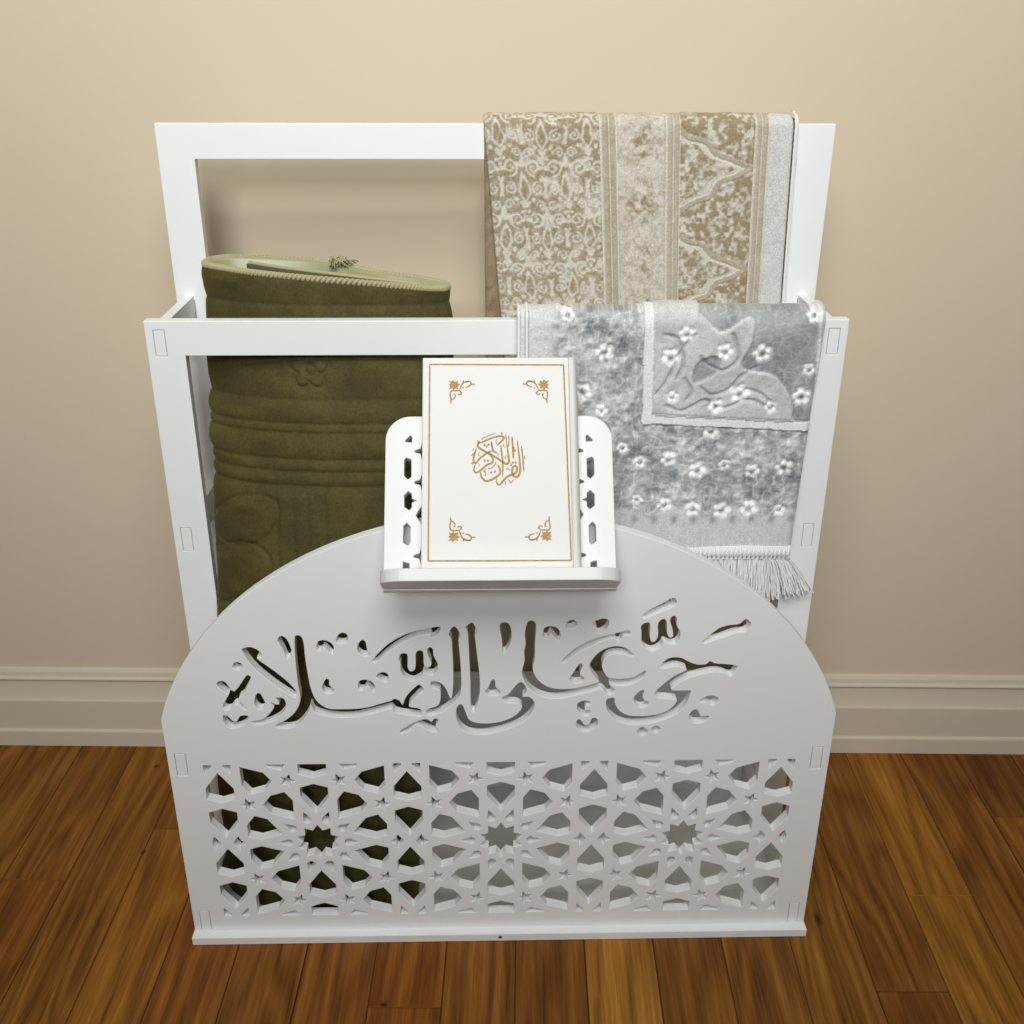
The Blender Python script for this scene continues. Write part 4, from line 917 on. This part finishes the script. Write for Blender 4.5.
# ------------------------------------------------------------------ green quilted rug standing rolled between the frames
def green_rug():
    th = Thing('quilted_rug', (-0.165, 0.165, BT), 'olive green quilted velvet rug folded upright inside the rack at left', 'rug')
    # plan of the flattened loop (x, y) at the top, counter-clockwise from the back-left going round the front
    plan = [(-0.2680,0.1770),(-0.2640,0.1640),(-0.2400,0.1480),(-0.2050,0.1372),(-0.1600,0.1315),(-0.1100,0.1310),(-0.0700,0.1330),(-0.0500,0.1385),(-0.0445,0.1480),(-0.0500,0.1590),(-0.0720,0.1690),(-0.1100,0.1780),(-0.1400,0.1930),(-0.1700,0.2040),(-0.2100,0.2060),(-0.2480,0.2010),(-0.2640,0.1900)]
    loop = np.array(catmull(plan, 24)); nu = len(loop)
    tg = np.roll(loop,-1,0)-np.roll(loop,1,0); nr = np.stack([tg[:,1], -tg[:,0]],1); nr /= np.linalg.norm(nr,axis=1,keepdims=True)
    nv = 460; v = np.linspace(0,1,nv)[:,None]
    ztop = 0.6480 - 0.0160*np.clip((loop[:,0]+0.26)/0.215, 0, 1)**1.3
    z = (BT+0.0004) + v*(ztop[None,:]-BT-0.0004)
    fall = np.clip(0.60-z, 0, 1)
    lean = 0*z
    X = -0.266 - 0.018*np.clip((0.38-z)/0.2,0,1)**2*(3-2*np.clip((0.38-z)/0.2,0,1)) + (loop[None,:,0]+0.266)*(1-0.13*np.clip(fall/0.6,0,1)**1.2); Y = loop[None,:,1] - 0.130*(1-np.exp(-fall/0.37))
    seams = [0.6180,0.5360,0.5155,0.5075,0.4840,0.4730,0.4605]
    H = np.zeros(z.shape)
    tops = [0.66]+seams
    for a_, b_ in zip(seams, tops): pass
    S_ = sorted(seams+[0.72,-0.05])
    for a_, b_ in zip(S_, S_[1:]):
        m_ = (z >= a_) & (z < b_); t = (z-a_)/(b_-a_); amp = min(0.0042, 0.10*(b_-a_)+0.0014)
        if b_-a_ > 0.2:
            H = np.where(m_, amp*(1-np.exp(-np.minimum(z-a_, b_-z)/0.006)), H)
        else: H = np.where(m_, amp*(np.sin(np.pi*np.clip(t,0,1))**0.55), H)
    front = (nr[:,1] < -0.2)[None,:]
    xx = X; zz = z
    # embossed flower under the top band
    fx, fz = -0.1700, 0.5640
    rr_ = np.hypot(xx-fx, zz-fz); an = np.arctan2(zz-fz, xx-fx)
    pet = 0.0185*(0.50+0.50*np.abs(np.cos(2.5*(an-1.57)))**0.7) 
    H = H - 0.0034*np.exp(-((rr_-pet)/0.0015)**2)*front
    H = H - 0.0018*np.exp(-((rr_-0.0045)/0.0012)**2)*front
    # vertical ribs low centre and leaf outlines low left
    low = np.clip((0.457-zz)/0.01, 0, 1)*front
    for x_ in (-0.205,-0.190,-0.176,-0.160,-0.120,-0.080): H = H - 0.0016*np.exp(-((xx-x_-lean)/0.0016)**2)*low
    for (cx,cz,ax_,az_,ro) in ((-0.236,0.425,0.036,0.022,-0.5),(-0.250,0.372,0.042,0.026,-0.6),(-0.246,0.325,0.040,0.022,-0.6),(-0.262,0.270,0.040,0.028,-0.6),(-0.165,0.30,0.03,0.05,0),(-0.24,0.18,0.04,0.03,0.5),(-0.13,0.17,0.035,0.04,0.2),(-0.2,0.09,0.04,0.03,-0.3)):
        dx, dz = xx-cx, zz-cz; u1 = dx*math.cos(ro)-dz*math.sin(ro); v1 = dx*math.sin(ro)+dz*math.cos(ro)
        e = np.sqrt((u1/ax_)**2+(v1/az_)**2)
        H = H - 0.0020*np.exp(-((e-1)/0.06)**2)*low + 0.0010*np.exp(-((e-0.55)/0.2)**2)*low
    n1 = vnoise(xx*1000+500, zz*1000, 26, 51)-0.5; n2 = vnoise(xx*1000+500+Y*900, zz*1000, 9, 52)-0.5
    H = H + 0.0020*n1 + 0.0008*n2
    H = H*(1-np.exp(-(ztop[None,:]-z)/0.004))
    P = np.stack([X+nr[None,:,0]*H, Y+nr[None,:,1]*H*1.0, z], -1)
    # keep clear of the frames and inside the rack
    P[...,0] = np.maximum(P[...,0], -0.2892 + (0.0142*np.clip((P[...,1]-0.095)/0.010, 0, 1)))
    P[...,1] = np.clip(P[...,1], np.where(z > 0.574, D1+T+0.0008, np.maximum(0.0150, D1+T+0.0008-1.5*(0.574-z))), D2-0.0008)
    g = (1+0.30*n1+0.25*n2)[...,None]
    col = np.array((0.076,0.066,0.018))*g
    me = grid_mesh('quilted_cover', P[:, ::-1], col[:, ::-1], close_u=True)
    th.part('quilted_cover', me, GREENRUG)
    # inner face of the loop: satin backing
    In = loop - nr*0.0075
    for _ in range(3): In = (In+np.roll(In,1,0)+np.roll(In,-1,0))/3
    ring = []
    for k, (q, dz) in enumerate(((loop,-0.0015),(loop*0.35+In*0.65, 0.0008),(In,-0.002),(In,-0.03),(In,-0.30))):
        ring.append(np.stack([q[:,0], q[:,1], ztop+dz],1))
    me = grid_mesh('satin_backing', np.array(ring)[:, ::-1], np.full((5,nu,3),0.3), close_u=True)
    th.part('satin_backing', me, SATIN_G, label='shiny olive inner side')
    # braided cord along the top edge: two twisted strands
    bm = bmesh.new()
    for st in (0, 1):
        m_ = 900; pts = []
        for i in range(m_+1):
            f_ = (i % m_)/m_*nu; a_ = int(f_) % nu; b_ = (a_+1) % nu; w_ = f_-int(f_)
            q = loop[a_]*(1-w_)+loop[b_]*w_; nn = nr[a_]*(1-w_)+nr[b_]*w_; zt = ztop[a_]*(1-w_)+ztop[b_]*w_
            ph = i/m_*2*math.pi*95+st*math.pi
            c_ = q + nn*(-0.0012+0.0018*math.cos(ph))
            pts.append((c_[0], max(D1+T+0.0030, c_[1]), zt-0.0010+0.0018*math.sin(ph)))
        tube(bm, pts, 0.0017, 6, cap=False)
    th.part('braided_trim', bm_mesh('braided_trim', bm, True), CORD_G, label='pale olive braided edge')
    # inner flap of the folded rug
    fl = catmull([(-0.2300,0.1860),(-0.2000,0.1740),(-0.1600,0.1650),(-0.1150,0.1580),(-0.0780,0.1535),(-0.0620,0.1500)], 12, False)
    fl = np.array(fl); zf = 0.6470-0.0165*np.clip((fl[:,0]+0.26)/0.215,0,1)**1.3 - 0.0015
    rows_ = [np.stack([fl[:,0], fl[:,1], zf+dz],1) for dz in (0,-0.002,-0.02,-0.30)]
    P2 = np.array(rows_); th.part('inner_flap', grid_mesh('inner_flap', P2, np.full((4,len(fl),3),0.09)*np.array((1,1,0.5)), thick=0.004), GREENRUG)
    bm = bmesh.new(); pts=[]
    for i in range(240):
        f_ = i/239*(len(fl)-1); a_ = min(int(f_), len(fl)-2); w_ = f_-a_; q = fl[a_]*(1-w_)+fl[a_+1]*w_
        pts.append((q[0], q[1], zf[a_]+0.0004))
    tube(bm, pts, [0.0016+0.0004*(i%2) for i in range(len(pts))], 6)
    th.part('flap_trim', bm_mesh('flap_trim', bm, True), CORD_G, label='pale olive satin cord on the inner flap')
    # little tassel on the back edge
    bm = bmesh.new(); r_ = random.Random(5)
    for i in range(70):
        a_ = r_.uniform(0, 2*math.pi); rr = r_.uniform(0.001,0.006)
        b0 = Vector((-0.1500+rr*math.cos(a_), 0.1915+0.5*rr*math.sin(a_), 0.6455))
        e0 = b0+Vector((r_.uniform(-0.005,0.016), r_.uniform(-0.010,0.0), r_.uniform(-0.006,0.0015)))
        mid_ = (b0+e0)/2+Vector((0,0,r_.uniform(0.001,0.005)))
        tube(bm, [b0, mid_, e0], 0.0007, 4)
    th.part('tassel', bm_mesh('tassel', bm, True), CORD_G, label='small olive thread tassel')
green_rug()
